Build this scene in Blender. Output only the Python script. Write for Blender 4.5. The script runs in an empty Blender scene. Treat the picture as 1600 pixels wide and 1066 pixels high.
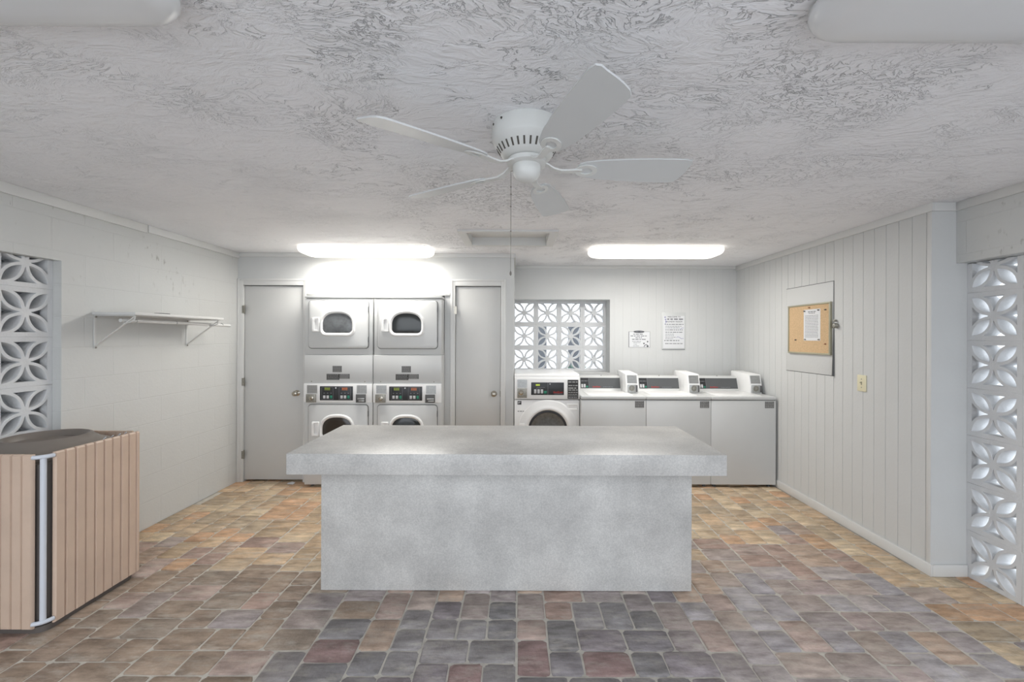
import bpy, bmesh, math, random
from mathutils import Vector, Matrix

random.seed(7)
SC = bpy.context.scene
COL = SC.collection
PI = math.pi

# ------------------------------------------------------------------ helpers
def lin(c):
    c = c / 255.0
    return c / 12.92 if c <= 0.04045 else ((c + 0.055) / 1.055) ** 2.4
def S(r, g, b):
    return (lin(r), lin(g), lin(b), 1.0)

def mat(name, col, rough=0.6, metal=0.0, bump=0.0, bscale=40.0, vary=0.0, vscale=6.0, emit=0.0, spec=0.5):
    m = bpy.data.materials.new(name); m.use_nodes = True
    nt = m.node_tree; p = nt.nodes['Principled BSDF']
    p.inputs['Base Color'].default_value = col
    p.inputs['Roughness'].default_value = rough
    p.inputs['Metallic'].default_value = metal
    p.inputs['Specular IOR Level'].default_value = spec
    tc = nt.nodes.new('ShaderNodeTexCoord')
    n = nt.nodes.new('ShaderNodeTexNoise'); n.inputs['Scale'].default_value = vscale
    n.inputs['Detail'].default_value = 5
    nt.links.new(tc.outputs['Object'], n.inputs['Vector'])
    mix = nt.nodes.new('ShaderNodeMix'); mix.data_type = 'RGBA'
    v = max(vary, 0.01)
    mix.inputs[6].default_value = tuple(min(1, c * (1 - v)) for c in col[:3]) + (1,)
    mix.inputs[7].default_value = tuple(min(1, c * (1 + v)) for c in col[:3]) + (1,)
    rmp = nt.nodes.new('ShaderNodeMapRange')
    rmp.inputs['From Min'].default_value = 0.3; rmp.inputs['From Max'].default_value = 0.7
    nt.links.new(n.outputs['Fac'], rmp.inputs['Value'])
    nt.links.new(rmp.outputs['Result'], mix.inputs[0])
    nt.links.new(mix.outputs[2], p.inputs['Base Color'])
    if bump > 0:
        nb = nt.nodes.new('ShaderNodeTexNoise'); nb.inputs['Scale'].default_value = bscale
        nb.inputs['Detail'].default_value = 4
        nt.links.new(tc.outputs['Object'], nb.inputs['Vector'])
        b = nt.nodes.new('ShaderNodeBump'); b.inputs['Strength'].default_value = bump
        b.inputs['Distance'].default_value = 0.01
        nt.links.new(nb.outputs['Fac'], b.inputs['Height'])
        nt.links.new(b.outputs['Normal'], p.inputs['Normal'])
    if emit > 0:
        p.inputs['Emission Color'].default_value = col
        p.inputs['Emission Strength'].default_value = emit
    return m

def box(bm, x0, x1, y0, y1, z0, z1, mi=0):
    if x0 > x1: x0, x1 = x1, x0
    if y0 > y1: y0, y1 = y1, y0
    if z0 > z1: z0, z1 = z1, z0
    vs = [bm.verts.new(p) for p in ((x0,y0,z0),(x1,y0,z0),(x1,y1,z0),(x0,y1,z0),(x0,y0,z1),(x1,y0,z1),(x1,y1,z1),(x0,y1,z1))]
    for f in ((0,3,2,1),(4,5,6,7),(0,1,5,4),(1,2,6,5),(2,3,7,6),(3,0,4,7)):
        fc = bm.faces.new([vs[i] for i in f]); fc.material_index = mi
    return vs

def plate(bm, o, u, v, u0, u1, v0, v1, t0, t1, mi=0):
    """box on a plane: origin o, in-plane unit axes u, v, outward normal u x v"""
    o, u, v = Vector(o), Vector(u).normalized(), Vector(v).normalized()
    n = u.cross(v)
    vs = []
    for t in (t0, t1):
        for a, b in ((u0, v0), (u1, v0), (u1, v1), (u0, v1)):
            vs.append(bm.verts.new(o + u * a + v * b + n * t))
    for f in ((0,3,2,1),(4,5,6,7),(0,1,5,4),(1,2,6,5),(2,3,7,6),(3,0,4,7)):
        fc = bm.faces.new([vs[i] for i in f]); fc.material_index = mi

def loft(bm, loops, cap0=False, cap1=False, mi=0, closed=True):
    vl = [[bm.verts.new(p) for p in lp] for lp in loops]
    n = len(vl[0])
    for a, b in zip(vl[:-1], vl[1:]):
        for i in range(n if closed else n - 1):
            j = (i + 1) % n
            try:
                f = bm.faces.new((a[i], a[j], b[j], b[i])); f.material_index = mi
            except ValueError:
                pass
    if cap0: bm.faces.new(list(reversed(vl[0]))).material_index = mi
    if cap1: bm.faces.new(vl[-1]).material_index = mi

def lathe(bm, prof, seg=32, c=(0, 0, 0), axis='Z', cap0=True, cap1=True, mi=0):
    loops = []
    for r, h in prof:
        lp = []
        for i in range(seg):
            a = 2 * PI * i / seg
            x, y = r * math.cos(a), r * math.sin(a)
            if axis == 'Z': p = (c[0] + x, c[1] + y, c[2] + h)
            elif axis == 'Y': p = (c[0] + x, c[1] + h, c[2] + y)
            else: p = (c[0] + h, c[1] + x, c[2] + y)
            lp.append(p)
        loops.append(lp)
    loft(bm, loops, cap0, cap1, mi)

def tube(bm, pts, r, seg=10, mi=0):
    pts = [Vector(p) for p in pts]
    loops = []
    up = None
    for i, p in enumerate(pts):
        d = (pts[min(i + 1, len(pts) - 1)] - pts[max(i - 1, 0)]).normalized()
        if up is None:
            up = Vector((0, 0, 1)) if abs(d.z) < 0.9 else Vector((1, 0, 0))
        a = d.cross(up).normalized(); b = a.cross(d).normalized(); up = b
        rr = r[i] if isinstance(r, (list, tuple)) else r
        loops.append([p + a * (rr * math.cos(2 * PI * k / seg)) + b * (rr * math.sin(2 * PI * k / seg)) for k in range(seg)])
    loft(bm, loops, True, True, mi)

def rrect(w, h, r, n=5):
    """rounded rectangle outline, counter-clockwise, centred"""
    out = []
    for cx, cy, a0 in ((w/2-r, h/2-r, 0), (-w/2+r, h/2-r, 90), (-w/2+r, -h/2+r, 180), (w/2-r, -h/2+r, 270)):
        for i in range(n + 1):
            a = math.radians(a0 + 90 * i / n)
            out.append((cx + r * math.cos(a), cy + r * math.sin(a)))
    return out

def dshape(w, h, r, n=10):
    """arched window outline with rounded lower corners"""
    out = []
    side = -h/2 + h * 0.40
    for i in range(2 * n + 1):
        a = PI * i / (2 * n)
        ca, sa = math.cos(a), math.sin(a)
        e = 2 / 2.5
        out.append((w/2 * math.copysign(abs(ca) ** e, ca), side + (h/2 - side) * abs(sa) ** e))
    for cx, a0 in ((-w/2 + r, 180), (w/2 - r, 270)):
        for i in range(n + 1):
            a = math.radians(a0 + 90 * i / n)
            out.append((cx + r * math.cos(a), -h/2 + r + r * math.sin(a)))
    return out

def obj(name, bm, mats, parent=None, world=False, bevel=0.0, bseg=2, smooth=None):
    if world and parent is not None:
        bmesh.ops.translate(bm, verts=bm.verts, vec=-Vector(parent.matrix_basis.translation))
    bmesh.ops.recalc_face_normals(bm, faces=bm.faces)
    if bevel > 0:
        es = [e for e in bm.edges if len(e.link_faces) == 2 and e.calc_face_angle(0) > math.radians(40)]
        bmesh.ops.bevel(bm, geom=es, offset=bevel, segments=bseg, affect='EDGES', clamp_overlap=True, profile=0.5)
    me = bpy.data.meshes.new(name); bm.to_mesh(me); bm.free()
    for m in (mats if isinstance(mats, (list, tuple)) else [mats]): me.materials.append(m)
    ang = smooth if smooth is not None else (35 if bevel > 0 else None)
    if ang is not None:
        me.polygons.foreach_set('use_smooth', [True] * len(me.polygons))
        me.set_sharp_from_angle(angle=math.radians(ang))
    o = bpy.data.objects.new(name, me); COL.objects.link(o)
    if parent is not None: o.parent = parent
    return o

def thing(name, label, cat, loc=(0, 0, 0), rotz=0.0, group=None):
    o = bpy.data.objects.new(name, None); COL.objects.link(o)
    o.empty_display_size = 0.1
    o.matrix_basis = Matrix.Translation(Vector(loc)) @ Matrix.Rotation(rotz, 4, 'Z')
    o['label'] = label; o['category'] = cat
    if group: o['group'] = group
    return o

def tag(o, label, cat, group=None):
    o['label'] = label; o['category'] = cat
    if group: o['group'] = group
    return o

def struct(name, bm, mats, parent=None, **k):
    o = obj(name, bm, mats, parent, **k)
    if parent is None: o['kind'] = 'structure'
    return o

def dup(root, label, loc, rotz=0.0):
    r = root.copy(); COL.objects.link(r)
    r.matrix_basis = Matrix.Translation(Vector(loc)) @ Matrix.Rotation(rotz, 4, 'Z')
    r['label'] = label
    def kids(src, dst):
        for ch in list(src.children):
            c = ch.copy(); COL.objects.link(c); c.parent = dst
            kids(ch, c)
    kids(root, r)
    return r

def text(name, body, size, o, u, v, m, parent, lift=0.0006, ext=0.0004, shear=0.0, xs=1.0, align='LEFT'):
    cu = bpy.data.curves.new(name, 'FONT'); cu.body = body; cu.size = size
    cu.extrude = ext; cu.shear = shear; cu.align_x = align
    tmp = bpy.data.objects.new(name + '_tmp', cu); COL.objects.link(tmp)
    dg = bpy.context.evaluated_depsgraph_get()
    me = bpy.data.meshes.new_from_object(tmp.evaluated_get(dg))
    bpy.data.objects.remove(tmp)
    u, v = Vector(u).normalized(), Vector(v).normalized(); n = u.cross(v)
    M = Matrix(((u.x*xs, v.x, n.x, 0), (u.y*xs, v.y, n.y, 0), (u.z*xs, v.z, n.z, 0), (0, 0, 0, 1)))
    me.transform(Matrix.Translation(Vector(o) + n * (lift + ext)) @ M)
    me.name = name; me.materials.clear(); me.materials.append(m)
    ob = bpy.data.objects.new(name, me); COL.objects.link(ob); ob.parent = parent
    return ob

def dashes(bm, o, u, v, rows, t=0.0004, mi=0, seed=1):
    """unreadable small print as word-length strokes: rows of (u0, u1, v, height)"""
    rd = random.Random(seed)
    for u0, u1, vv, h in rows:
        x = u0
        while x < u1 - h:
            w = min(u1 - x, rd.uniform(1.5, 5.0) * h)
            plate(bm, o, u, v, x, x + w, vv - h/2, vv + h/2, 0, t, mi)
            x += w + h * 0.8

# ------------------------------------------------------------------ materials
def wall_mat(name, col, kind):
    m = mat(name, col, 0.55, bump=0.0)
    nt = m.node_tree; p = nt.nodes['Principled BSDF']
    tc = [n for n in nt.nodes if n.type == 'TEX_COORD'][0]
    nb = nt.nodes.new('ShaderNodeTexNoise'); nb.inputs['Scale'].default_value = 55; nb.inputs['Detail'].default_value = 4
    nt.links.new(tc.outputs['Object'], nb.inputs['Vector'])
    b = nt.nodes.new('ShaderNodeBump'); b.inputs['Strength'].default_value = 0.10; b.inputs['Distance'].default_value = 0.01
    nt.links.new(nb.outputs['Fac'], b.inputs['Height'])
    last = b
    if kind == 'cmu':
        sep = nt.nodes.new('ShaderNodeSeparateXYZ'); nt.links.new(tc.outputs['Object'], sep.inputs[0])
        cmb = nt.nodes.new('ShaderNodeCombineXYZ')
        nt.links.new(sep.outputs['Y'], cmb.inputs['X']); nt.links.new(sep.outputs['Z'], cmb.inputs['Y'])
        br = nt.nodes.new('ShaderNodeTexBrick')
        br.inputs['Scale'].default_value = 1.0; br.inputs['Brick Width'].default_value = 0.406
        br.inputs['Row Height'].default_value = 0.203; br.inputs['Mortar Size'].default_value = 0.004
        br.inputs['Mortar Smooth'].default_value = 0.6
        nt.links.new(cmb.outputs[0], br.inputs['Vector'])
        b2 = nt.nodes.new('ShaderNodeBump'); b2.invert = True
        b2.inputs['Strength'].default_value = 0.35; b2.inputs['Distance'].default_value = 0.006
        nt.links.new(br.outputs['Fac'], b2.inputs['Height']); nt.links.new(b.outputs['Normal'], b2.inputs['Normal'])
        last = b2
        # scuffed, chipped paint in a few patches high on the wall
        n1 = nt.nodes.new('ShaderNodeTexNoise'); n1.inputs['Scale'].default_value = 26; n1.inputs['Detail'].default_value = 6
        mp = nt.nodes.new('ShaderNodeMapping'); mp.inputs['Scale'].default_value = (1, 1.2, 0.5)
        nt.links.new(tc.outputs['Object'], mp.inputs[0]); nt.links.new(mp.outputs[0], n1.inputs['Vector'])
        n2 = nt.nodes.new('ShaderNodeTexNoise'); n2.inputs['Scale'].default_value = 2.6
        nt.links.new(tc.outputs['Object'], n2.inputs['Vector'])
        def rng(src, a, c):
            r = nt.nodes.new('ShaderNodeMapRange'); r.inputs['From Min'].default_value = a; r.inputs['From Max'].default_value = c
            nt.links.new(src, r.inputs['Value']); return r.outputs[0]
        def mul(a, c):
            r = nt.nodes.new('ShaderNodeMath'); r.operation = 'MULTIPLY'
            nt.links.new(a, r.inputs[0]); nt.links.new(c, r.inputs[1]); return r.outputs[0]
        k = mul(mul(rng(n1.outputs['Fac'], 0.60, 0.68), rng(n2.outputs['Fac'], 0.50, 0.62)), rng(sep.outputs['Z'], 1.75, 2.0))
        mx = nt.nodes.new('ShaderNodeMix'); mx.data_type = 'RGBA'
        old = p.inputs['Base Color'].links[0].from_socket
        nt.links.new(k, mx.inputs[0]); nt.links.new(old, mx.inputs[6]); mx.inputs[7].default_value = S(165, 165, 160)
        nt.links.new(mx.outputs[2], p.inputs['Base Color'])
    nt.links.new(last.outputs['Normal'], p.inputs['Normal'])
    return m

M_CMU = wall_mat('painted_block', S(206, 207, 205), 'cmu')
M_WALL = wall_mat('painted_wall', S(208, 209, 208), 'plain')
M_TRIM = mat('white_trim', S(216, 216, 214), 0.45)
M_DOOR = mat('door_paint', S(206, 206, 204), 0.5)
M_BLOCK = mat('breeze_block_paint', S(216, 217, 218), 0.7, bump=0.25, bscale=60)
M_APPL = mat('appliance_enamel', S(203, 204, 203), 0.32)
M_APPLW = mat('white_plastic', S(238, 238, 237), 0.35)
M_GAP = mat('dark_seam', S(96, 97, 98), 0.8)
M_BLACK = mat('black_panel', S(44, 45, 48), 0.4)
M_GREY = mat('grey_panel', S(84, 86, 88), 0.4)
M_STICK = mat('grey_sticker', S(92, 92, 92), 0.6)
M_STICK2 = mat('black_sticker', S(50, 50, 50), 0.6)
M_PRINT = mat('pale_print', S(170, 170, 168), 0.6)
M_INK = mat('grey_ink', S(128, 130, 134), 0.7)
M_INKD = mat('dark_ink', S(70, 72, 76), 0.7)
M_INKB = mat('blue_ink', S(150, 150, 182), 0.7)
M_PAPER = mat('white_paper', S(220, 221, 223), 0.7)
M_PAPER2 = mat('laminated_paper', S(202, 204, 203), 0.35)
M_RED = mat('red_logo', S(205, 52, 48), 0.5)
M_GREEN = mat('green_key', S(40, 130, 105), 0.5)
M_KEY = mat('grey_key', S(196, 197, 198), 0.5)
M_LEDG = mat('green_digits', S(170, 190, 60), 0.5, emit=0.7)
M_LEDO = mat('orange_digits', S(225, 120, 45), 0.5, emit=0.8)
M_STEEL = mat('brushed_steel', S(176, 177, 176), 0.38, metal=0.75, vary=0.1, vscale=60)
M_STEELD = mat('worn_steel', S(150, 148, 140), 0.45, metal=0.6, vary=0.2, vscale=90)
M_BRASSY = mat('nickel_knob', S(178, 172, 160), 0.25, metal=0.9)
M_GLASS = mat('dark_glass', S(52, 55, 56), 0.12)
M_GLASSL = mat('dusty_glass', S(112, 115, 117), 0.25, vary=0.25, vscale=22)
M_GLASSB = mat('brown_glass', S(58, 53, 48), 0.12)
M_DRUM = mat('drum_steel', S(120, 122, 122), 0.35, metal=0.6, vary=0.25, vscale=30)
M_TAN = mat('tan_vinyl', S(204, 180, 161), 0.5, vary=0.04, vscale=9)
M_DARKMETAL = mat('dark_metal', S(92, 86, 82), 0.5)
M_FANCOVER = mat('taupe_metal', S(122, 114, 107), 0.45, vary=0.05)
M_PIPE = mat('pale_pipe', S(206, 210, 218), 0.4)
M_FAN = mat('fan_white', S(222, 223, 220), 0.4)
M_BLADE = mat('blade_white', S(212, 214, 214), 0.45)
M_VENT = mat('vent_dark', S(88, 84, 78), 0.8)
M_CHAIN = mat('bead_chain', S(120, 116, 108), 0.5, metal=0.3)
M_LAMP_OFF = mat('acrylic_off', S(226, 227, 228), 0.25)
M_LAMP_ON = mat('acrylic_lit', (1.0, 0.955, 0.875, 1), 0.4, emit=1.3)
M_LAMPBASE = mat('lamp_pan', S(190, 190, 188), 0.5)
M_IVORY = mat('ivory_plastic', S(226, 219, 188), 0.45)
M_ALU = mat('olive_aluminium', S(168, 164, 142), 0.45, metal=0.2)
M_PIN = mat('dark_pin', S(70, 66, 64), 0.4)
M_PINB = mat('brown_pin', S(150, 100, 70), 0.5)
M_CORD = mat('black_cord', S(62, 62, 62), 0.5)
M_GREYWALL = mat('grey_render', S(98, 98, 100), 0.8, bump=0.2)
M_STUCCO = mat('pale_stucco', S(236, 236, 236), 0.85, bump=0.2)
M_POST = mat('grey_post', S(96, 98, 102), 0.7)
M_LEAF = mat('leaf_green', S(76, 112, 88), 0.6, vary=0.3, vscale=12)
M_GROUND = mat('outdoor_concrete', S(212, 212, 212), 0.9, bump=0.2, vary=0.08)

def cork():
    m = mat('cork', S(204, 174, 136), 0.85, bump=0.3, bscale=160, vary=0.14, vscale=130)
    return m
M_CORK = cork()

def laminate():
    m = bpy.data.materials.new('concrete_laminate'); m.use_nodes = True
    nt = m.node_tree; p = nt.nodes['Principled BSDF']; p.inputs['Roughness'].default_value = 0.33
    tc = nt.nodes.new('ShaderNodeTexCoord')
    def noise(s, d, rough=0.6):
        n = nt.nodes.new('ShaderNodeTexNoise'); n.inputs['Scale'].default_value = s
        n.inputs['Detail'].default_value = d; n.inputs['Roughness'].default_value = rough
        nt.links.new(tc.outputs['Object'], n.inputs['Vector']); return n.outputs['Fac']
    def ramp(f, a, b, c0, c1):
        r = nt.nodes.new('ShaderNodeValToRGB')
        r.color_ramp.elements[0].position = a; r.color_ramp.elements[1].position = b
        r.color_ramp.elements[0].color = c0; r.color_ramp.elements[1].color = c1
        nt.links.new(f, r.inputs[0]); return r.outputs[0]
    base = ramp(noise(3.2, 6), 0.34, 0.66, S(189, 187, 184), S(218, 216, 212))
    fine = ramp(noise(120, 3, 0.7), 0.35, 0.68, S(205, 206, 208), S(255, 255, 255))
    mx = nt.nodes.new('ShaderNodeMix'); mx.data_type = 'RGBA'; mx.blend_type = 'MULTIPLY'
    mx.inputs[0].default_value = 0.6
    nt.links.new(base, mx.inputs[6]); nt.links.new(fine, mx.inputs[7])
    nt.links.new(mx.outputs[2], p.inputs['Base Color'])
    return m
M_LAM = laminate()

def ceiling_mat():
    m = bpy.data.materials.new('trowelled_plaster'); m.use_nodes = True
    nt = m.node_tree; p = nt.nodes['Principled BSDF']; p.inputs['Roughness'].default_value = 0.75
    L = nt.links.new
    tc = nt.nodes.new('ShaderNodeTexCoord')
    def N(t): return nt.nodes.new(t)
    def noise(vec, s, d, rough=0.55):
        n = N('ShaderNodeTexNoise'); n.inputs['Scale'].default_value = s; n.inputs['Detail'].default_value = d
        n.inputs['Roughness'].default_value = rough
        L(vec, n.inputs['Vector']); return n
    def math_(op, a, b=None):
        n = N('ShaderNodeMath'); n.operation = op
        for i, x in enumerate((a, b)):
            if x is None: continue
            if isinstance(x, (int, float)): n.inputs[i].default_value = x
            else: L(x, n.inputs[i])
        return n.outputs[0]
    def rng(src, a, b, lo=0.0, hi=1.0):
        r = N('ShaderNodeMapRange'); r.interpolation_type = 'SMOOTHSTEP'
        for k, x in (('From Min', a), ('From Max', b), ('To Min', lo), ('To Max', hi)): r.inputs[k].default_value = x
        L(src, r.inputs['Value']); return r.outputs[0]
    mp = N('ShaderNodeMapping'); mp.inputs['Scale'].default_value = (0.75, 1.25, 1); mp.inputs['Rotation'].default_value = (0, 0, 0.25)
    L(tc.outputs['Object'], mp.inputs[0])
    warp = noise(mp.outputs[0], 2.4, 3)
    sub = N('ShaderNodeVectorMath'); sub.operation = 'SUBTRACT'; L(warp.outputs['Color'], sub.inputs[0]); sub.inputs[1].default_value = (0.5, 0.5, 0.5)
    scl = N('ShaderNodeVectorMath'); scl.operation = 'SCALE'; L(sub.outputs[0], scl.inputs[0]); scl.inputs['Scale'].default_value = 0.55
    add = N('ShaderNodeVectorMath'); add.operation = 'ADD'; L(mp.outputs[0], add.inputs[0]); L(scl.outputs[0], add.inputs[1])
    a = noise(add.outputs[0], 9.0, 5, 0.62)
    b = noise(add.outputs[0], 30.0, 3, 0.6)
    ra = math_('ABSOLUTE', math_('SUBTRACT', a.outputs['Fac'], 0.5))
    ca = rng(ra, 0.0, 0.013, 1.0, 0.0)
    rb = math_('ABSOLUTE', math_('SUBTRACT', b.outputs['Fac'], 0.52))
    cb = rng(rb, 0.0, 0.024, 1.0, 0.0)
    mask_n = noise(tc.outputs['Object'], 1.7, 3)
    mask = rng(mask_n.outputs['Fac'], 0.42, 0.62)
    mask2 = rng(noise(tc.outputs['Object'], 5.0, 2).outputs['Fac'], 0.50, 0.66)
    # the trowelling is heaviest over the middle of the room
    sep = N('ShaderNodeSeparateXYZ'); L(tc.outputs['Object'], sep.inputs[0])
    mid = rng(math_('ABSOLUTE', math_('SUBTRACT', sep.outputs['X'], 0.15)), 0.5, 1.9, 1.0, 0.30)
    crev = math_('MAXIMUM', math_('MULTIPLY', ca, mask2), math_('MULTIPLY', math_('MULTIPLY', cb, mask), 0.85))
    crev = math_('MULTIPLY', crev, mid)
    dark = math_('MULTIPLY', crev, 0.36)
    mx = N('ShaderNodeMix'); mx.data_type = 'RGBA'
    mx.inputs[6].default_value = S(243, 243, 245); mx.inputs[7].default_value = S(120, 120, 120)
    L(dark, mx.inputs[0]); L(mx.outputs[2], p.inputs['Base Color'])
    h = math_('SUBTRACT', math_('ADD', math_('MULTIPLY', a.outputs['Fac'], 0.9), math_('MULTIPLY', b.outputs['Fac'], 0.35)), math_('MULTIPLY', crev, 0.55))
    bp = N('ShaderNodeBump'); bp.inputs['Strength'].default_value = 0.85; bp.inputs['Distance'].default_value = 0.018
    L(h, bp.inputs['Height']); L(bp.outputs['Normal'], p.inputs['Normal'])
    return m
M_CEIL = ceiling_mat()

def paver_mat():
    m = bpy.data.materials.new('tumbled_paver'); m.use_nodes = True
    nt = m.node_tree; p = nt.nodes['Principled BSDF']; p.inputs['Roughness'].default_value = 0.62
    L = nt.links.new
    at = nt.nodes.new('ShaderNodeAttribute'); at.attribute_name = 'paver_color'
    tc = nt.nodes.new('ShaderNodeTexCoord')
    n = nt.nodes.new('ShaderNodeTexNoise'); n.inputs['Scale'].default_value = 14; n.inputs['Detail'].default_value = 6; n.inputs['Roughness'].default_value = 0.65
    mp = nt.nodes.new('ShaderNodeMapping'); mp.inputs['Scale'].default_value = (0.5, 1.5, 1)
    L(tc.outputs['Object'], mp.inputs[0]); L(mp.outputs[0], n.inputs['Vector'])
    r = nt.nodes.new('ShaderNodeValToRGB')
    r.color_ramp.elements[0].position = 0.32; r.color_ramp.elements[1].position = 0.70
    r.color_ramp.elements[0].color = S(178, 176, 174); r.color_ramp.elements[1].color = (1, 1, 1, 1)
    L(n.outputs['Fac'], r.inputs[0])
    mx = nt.nodes.new('ShaderNodeMix'); mx.data_type = 'RGBA'; mx.blend_type = 'MULTIPLY'; mx.inputs[0].default_value = 1
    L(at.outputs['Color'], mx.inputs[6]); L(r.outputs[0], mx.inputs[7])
    # scuffed pale film and darker face patches
    n2 = nt.nodes.new('ShaderNodeTexNoise'); n2.inputs['Scale'].default_value = 13; n2.inputs['Detail'].default_value = 7; n2.inputs['Roughness'].default_value = 0.68
    L(mp.outputs[0], n2.inputs['Vector'])
    r2 = nt.nodes.new('ShaderNodeMapRange'); r2.inputs['From Min'].default_value = 0.5; r2.inputs['From Max'].default_value = 0.75
    r2.inputs['To Max'].default_value = 0.7
    L(n2.outputs['Fac'], r2.inputs['Value'])
    mx2 = nt.nodes.new('ShaderNodeMix'); mx2.data_type = 'RGBA'
    L(r2.outputs[0], mx2.inputs[0]); L(mx.outputs[2], mx2.inputs[6]); mx2.inputs[7].default_value = S(190, 182, 170)
    L(mx2.outputs[2], p.inputs['Base Color'])
    n3 = nt.nodes.new('ShaderNodeTexNoise'); n3.inputs['Scale'].default_value = 60; n3.inputs['Detail'].default_value = 5
    L(tc.outputs['Object'], n3.inputs['Vector'])
    b = nt.nodes.new('ShaderNodeBump'); b.inputs['Strength'].default_value = 0.5; b.inputs['Distance'].default_value = 0.008
    L(n3.outputs['Fac'], b.inputs['Height']); L(b.outputs['Normal'], p.inputs['Normal'])
    return m
M_PAVER = paver_mat()
M_SAND = mat('joint_sand', S(196, 190, 180), 0.95, bump=0.4, bscale=200, vary=0.12, vscale=25)

# ------------------------------------------------------------------ setting
H = 2.36
XL, XR = -2.885, 2.617          # left block wall, right panelled wall
YD, YA = 4.398, 5.116           # wall with the doors, back wall of the washer alcove
YJ = 2.697                      # where the side openings begin
YF = -0.35                       # open front of the room, behind the camera
X, Y, Z = (1, 0, 0), (0, 1, 0), (0, 0, 1)

# floor: individual tumbled pavers over joint sand, one mesh
def build_floor():
    c = 0.0765
    x0, y0 = -3.06, -1.25
    nx, ny = 80, 84
    sky = [0] * nx
    rd = random.Random(11)
    pavers = []
    while True:
        lo = min(sky)
        if lo >= ny: break
        i = sky.index(lo); j = i
        while j < nx and sky[j] == lo: j += 1
        run = j - i
        while run > 0:
            opts = [w for w in (2, 3) if run - w != 1 and w <= run] or [run]
            w = rd.choice(opts)
            h = 2 if w == 3 else rd.choice((2, 2, 3))
            pavers.append((i, lo, w, h))
            for k in range(i, i + w): sky[k] = lo + h
            i += w; run -= w
    verts, faces, cols, mats = [], [], [], []
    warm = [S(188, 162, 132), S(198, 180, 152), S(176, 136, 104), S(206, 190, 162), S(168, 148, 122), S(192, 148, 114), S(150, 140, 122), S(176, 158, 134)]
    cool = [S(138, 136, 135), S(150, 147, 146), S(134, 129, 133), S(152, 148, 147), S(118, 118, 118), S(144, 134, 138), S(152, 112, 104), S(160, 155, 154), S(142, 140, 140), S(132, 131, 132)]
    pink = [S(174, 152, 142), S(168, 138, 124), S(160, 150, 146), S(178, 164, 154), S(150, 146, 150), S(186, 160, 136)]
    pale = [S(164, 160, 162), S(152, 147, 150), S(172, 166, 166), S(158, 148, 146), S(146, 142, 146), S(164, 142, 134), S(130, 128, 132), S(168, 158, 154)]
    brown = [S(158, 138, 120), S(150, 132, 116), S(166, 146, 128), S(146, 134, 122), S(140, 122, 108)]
    for (ci, cj, w, h) in pavers:
        ax, ay = x0 + ci * c, y0 + cj * c
        bx, by = ax + w * c, ay + h * c
        cx, cy = (ax + bx) / 2, (ay + by) / 2
        if cx < -2.93 and cy > 2.75: continue
        if cx > 2.66 and cy > 2.75: continue
        if cy > 5.1: continue
        if -2.1 < cx < -0.05 and cy > 4.95: continue
        g = 0.0024
        r = 0.020
        base = len(verts)
        dz = rd.uniform(-0.0012, 0.0012)
        tx, ty = rd.uniform(-0.006, 0.006), rd.uniform(-0.006, 0.006)
        ring = rrect(w * c - 2 * g, h * c - 2 * g, r, 4)
        n = len(ring)
        jit = [rd.uniform(-0.0036, 0.0032) for _ in range(n)]
        for k, (ins, z) in enumerate(((0.0, -0.014), (0.002, -0.004), (0.007, 0.0))):
            for q, (px, py) in enumerate(ring):
                l = math.hypot(px, py)
                s = 1 - (ins - jit[q]) / l
                X_, Y_ = px * s, py * s
                verts.append((cx + X_, cy + Y_, z + dz + (tx * X_ + ty * Y_ if k else 0)))
        for k in range(2):
            for q in range(n):
                faces.append((base + k*n + q, base + k*n + (q+1) % n, base + (k+1)*n + (q+1) % n, base + (k+1)*n + q))
        faces.append(tuple(base + 2*n + q for q in range(n)))
        # paver batches by place, with cool daylight and warm lamp tint painted in
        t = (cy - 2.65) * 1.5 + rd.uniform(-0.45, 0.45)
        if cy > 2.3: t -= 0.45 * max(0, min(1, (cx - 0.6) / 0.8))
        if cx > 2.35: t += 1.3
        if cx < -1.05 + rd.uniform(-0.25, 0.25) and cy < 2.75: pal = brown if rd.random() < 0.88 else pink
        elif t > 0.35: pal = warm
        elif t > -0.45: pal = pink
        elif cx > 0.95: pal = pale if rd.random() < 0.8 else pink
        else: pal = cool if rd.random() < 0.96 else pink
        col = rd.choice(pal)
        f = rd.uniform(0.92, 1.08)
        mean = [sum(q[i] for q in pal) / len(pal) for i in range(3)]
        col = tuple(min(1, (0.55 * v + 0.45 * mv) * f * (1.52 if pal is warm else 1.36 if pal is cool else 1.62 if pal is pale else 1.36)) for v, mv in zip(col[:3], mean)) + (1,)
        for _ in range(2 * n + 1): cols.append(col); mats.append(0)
    # joint sand just below the paver tops
    b = len(verts)
    verts += [(-3.2, -1.3, -0.0045), (3.2, -1.3, -0.0045), (3.2, 5.5, -0.0045), (-3.2, 5.5, -0.0045)]
    faces.append((b, b+1, b+2, b+3)); cols.append((0.5, 0.5, 0.5, 1)); mats.append(1)
    me = bpy.data.meshes.new('floor'); me.from_pydata(verts, [], faces)
    me.materials.append(M_PAVER); me.materials.append(M_SAND)
    me.polygons.foreach_set('material_index', mats)
    me.polygons.foreach_set('use_smooth', [True] * len(faces))
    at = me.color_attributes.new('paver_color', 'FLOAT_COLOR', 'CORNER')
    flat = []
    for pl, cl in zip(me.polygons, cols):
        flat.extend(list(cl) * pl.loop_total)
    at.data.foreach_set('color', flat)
    me.set_sharp_from_angle(angle=math.radians(60))
    o = bpy.data.objects.new('floor', me); COL.objects.link(o); o['kind'] = 'structure'
build_floor()

bm = bmesh.new(); box(bm, -30, 30, -25, 30, -0.25, -0.02)
struct('ground', bm, M_GROUND)

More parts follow.
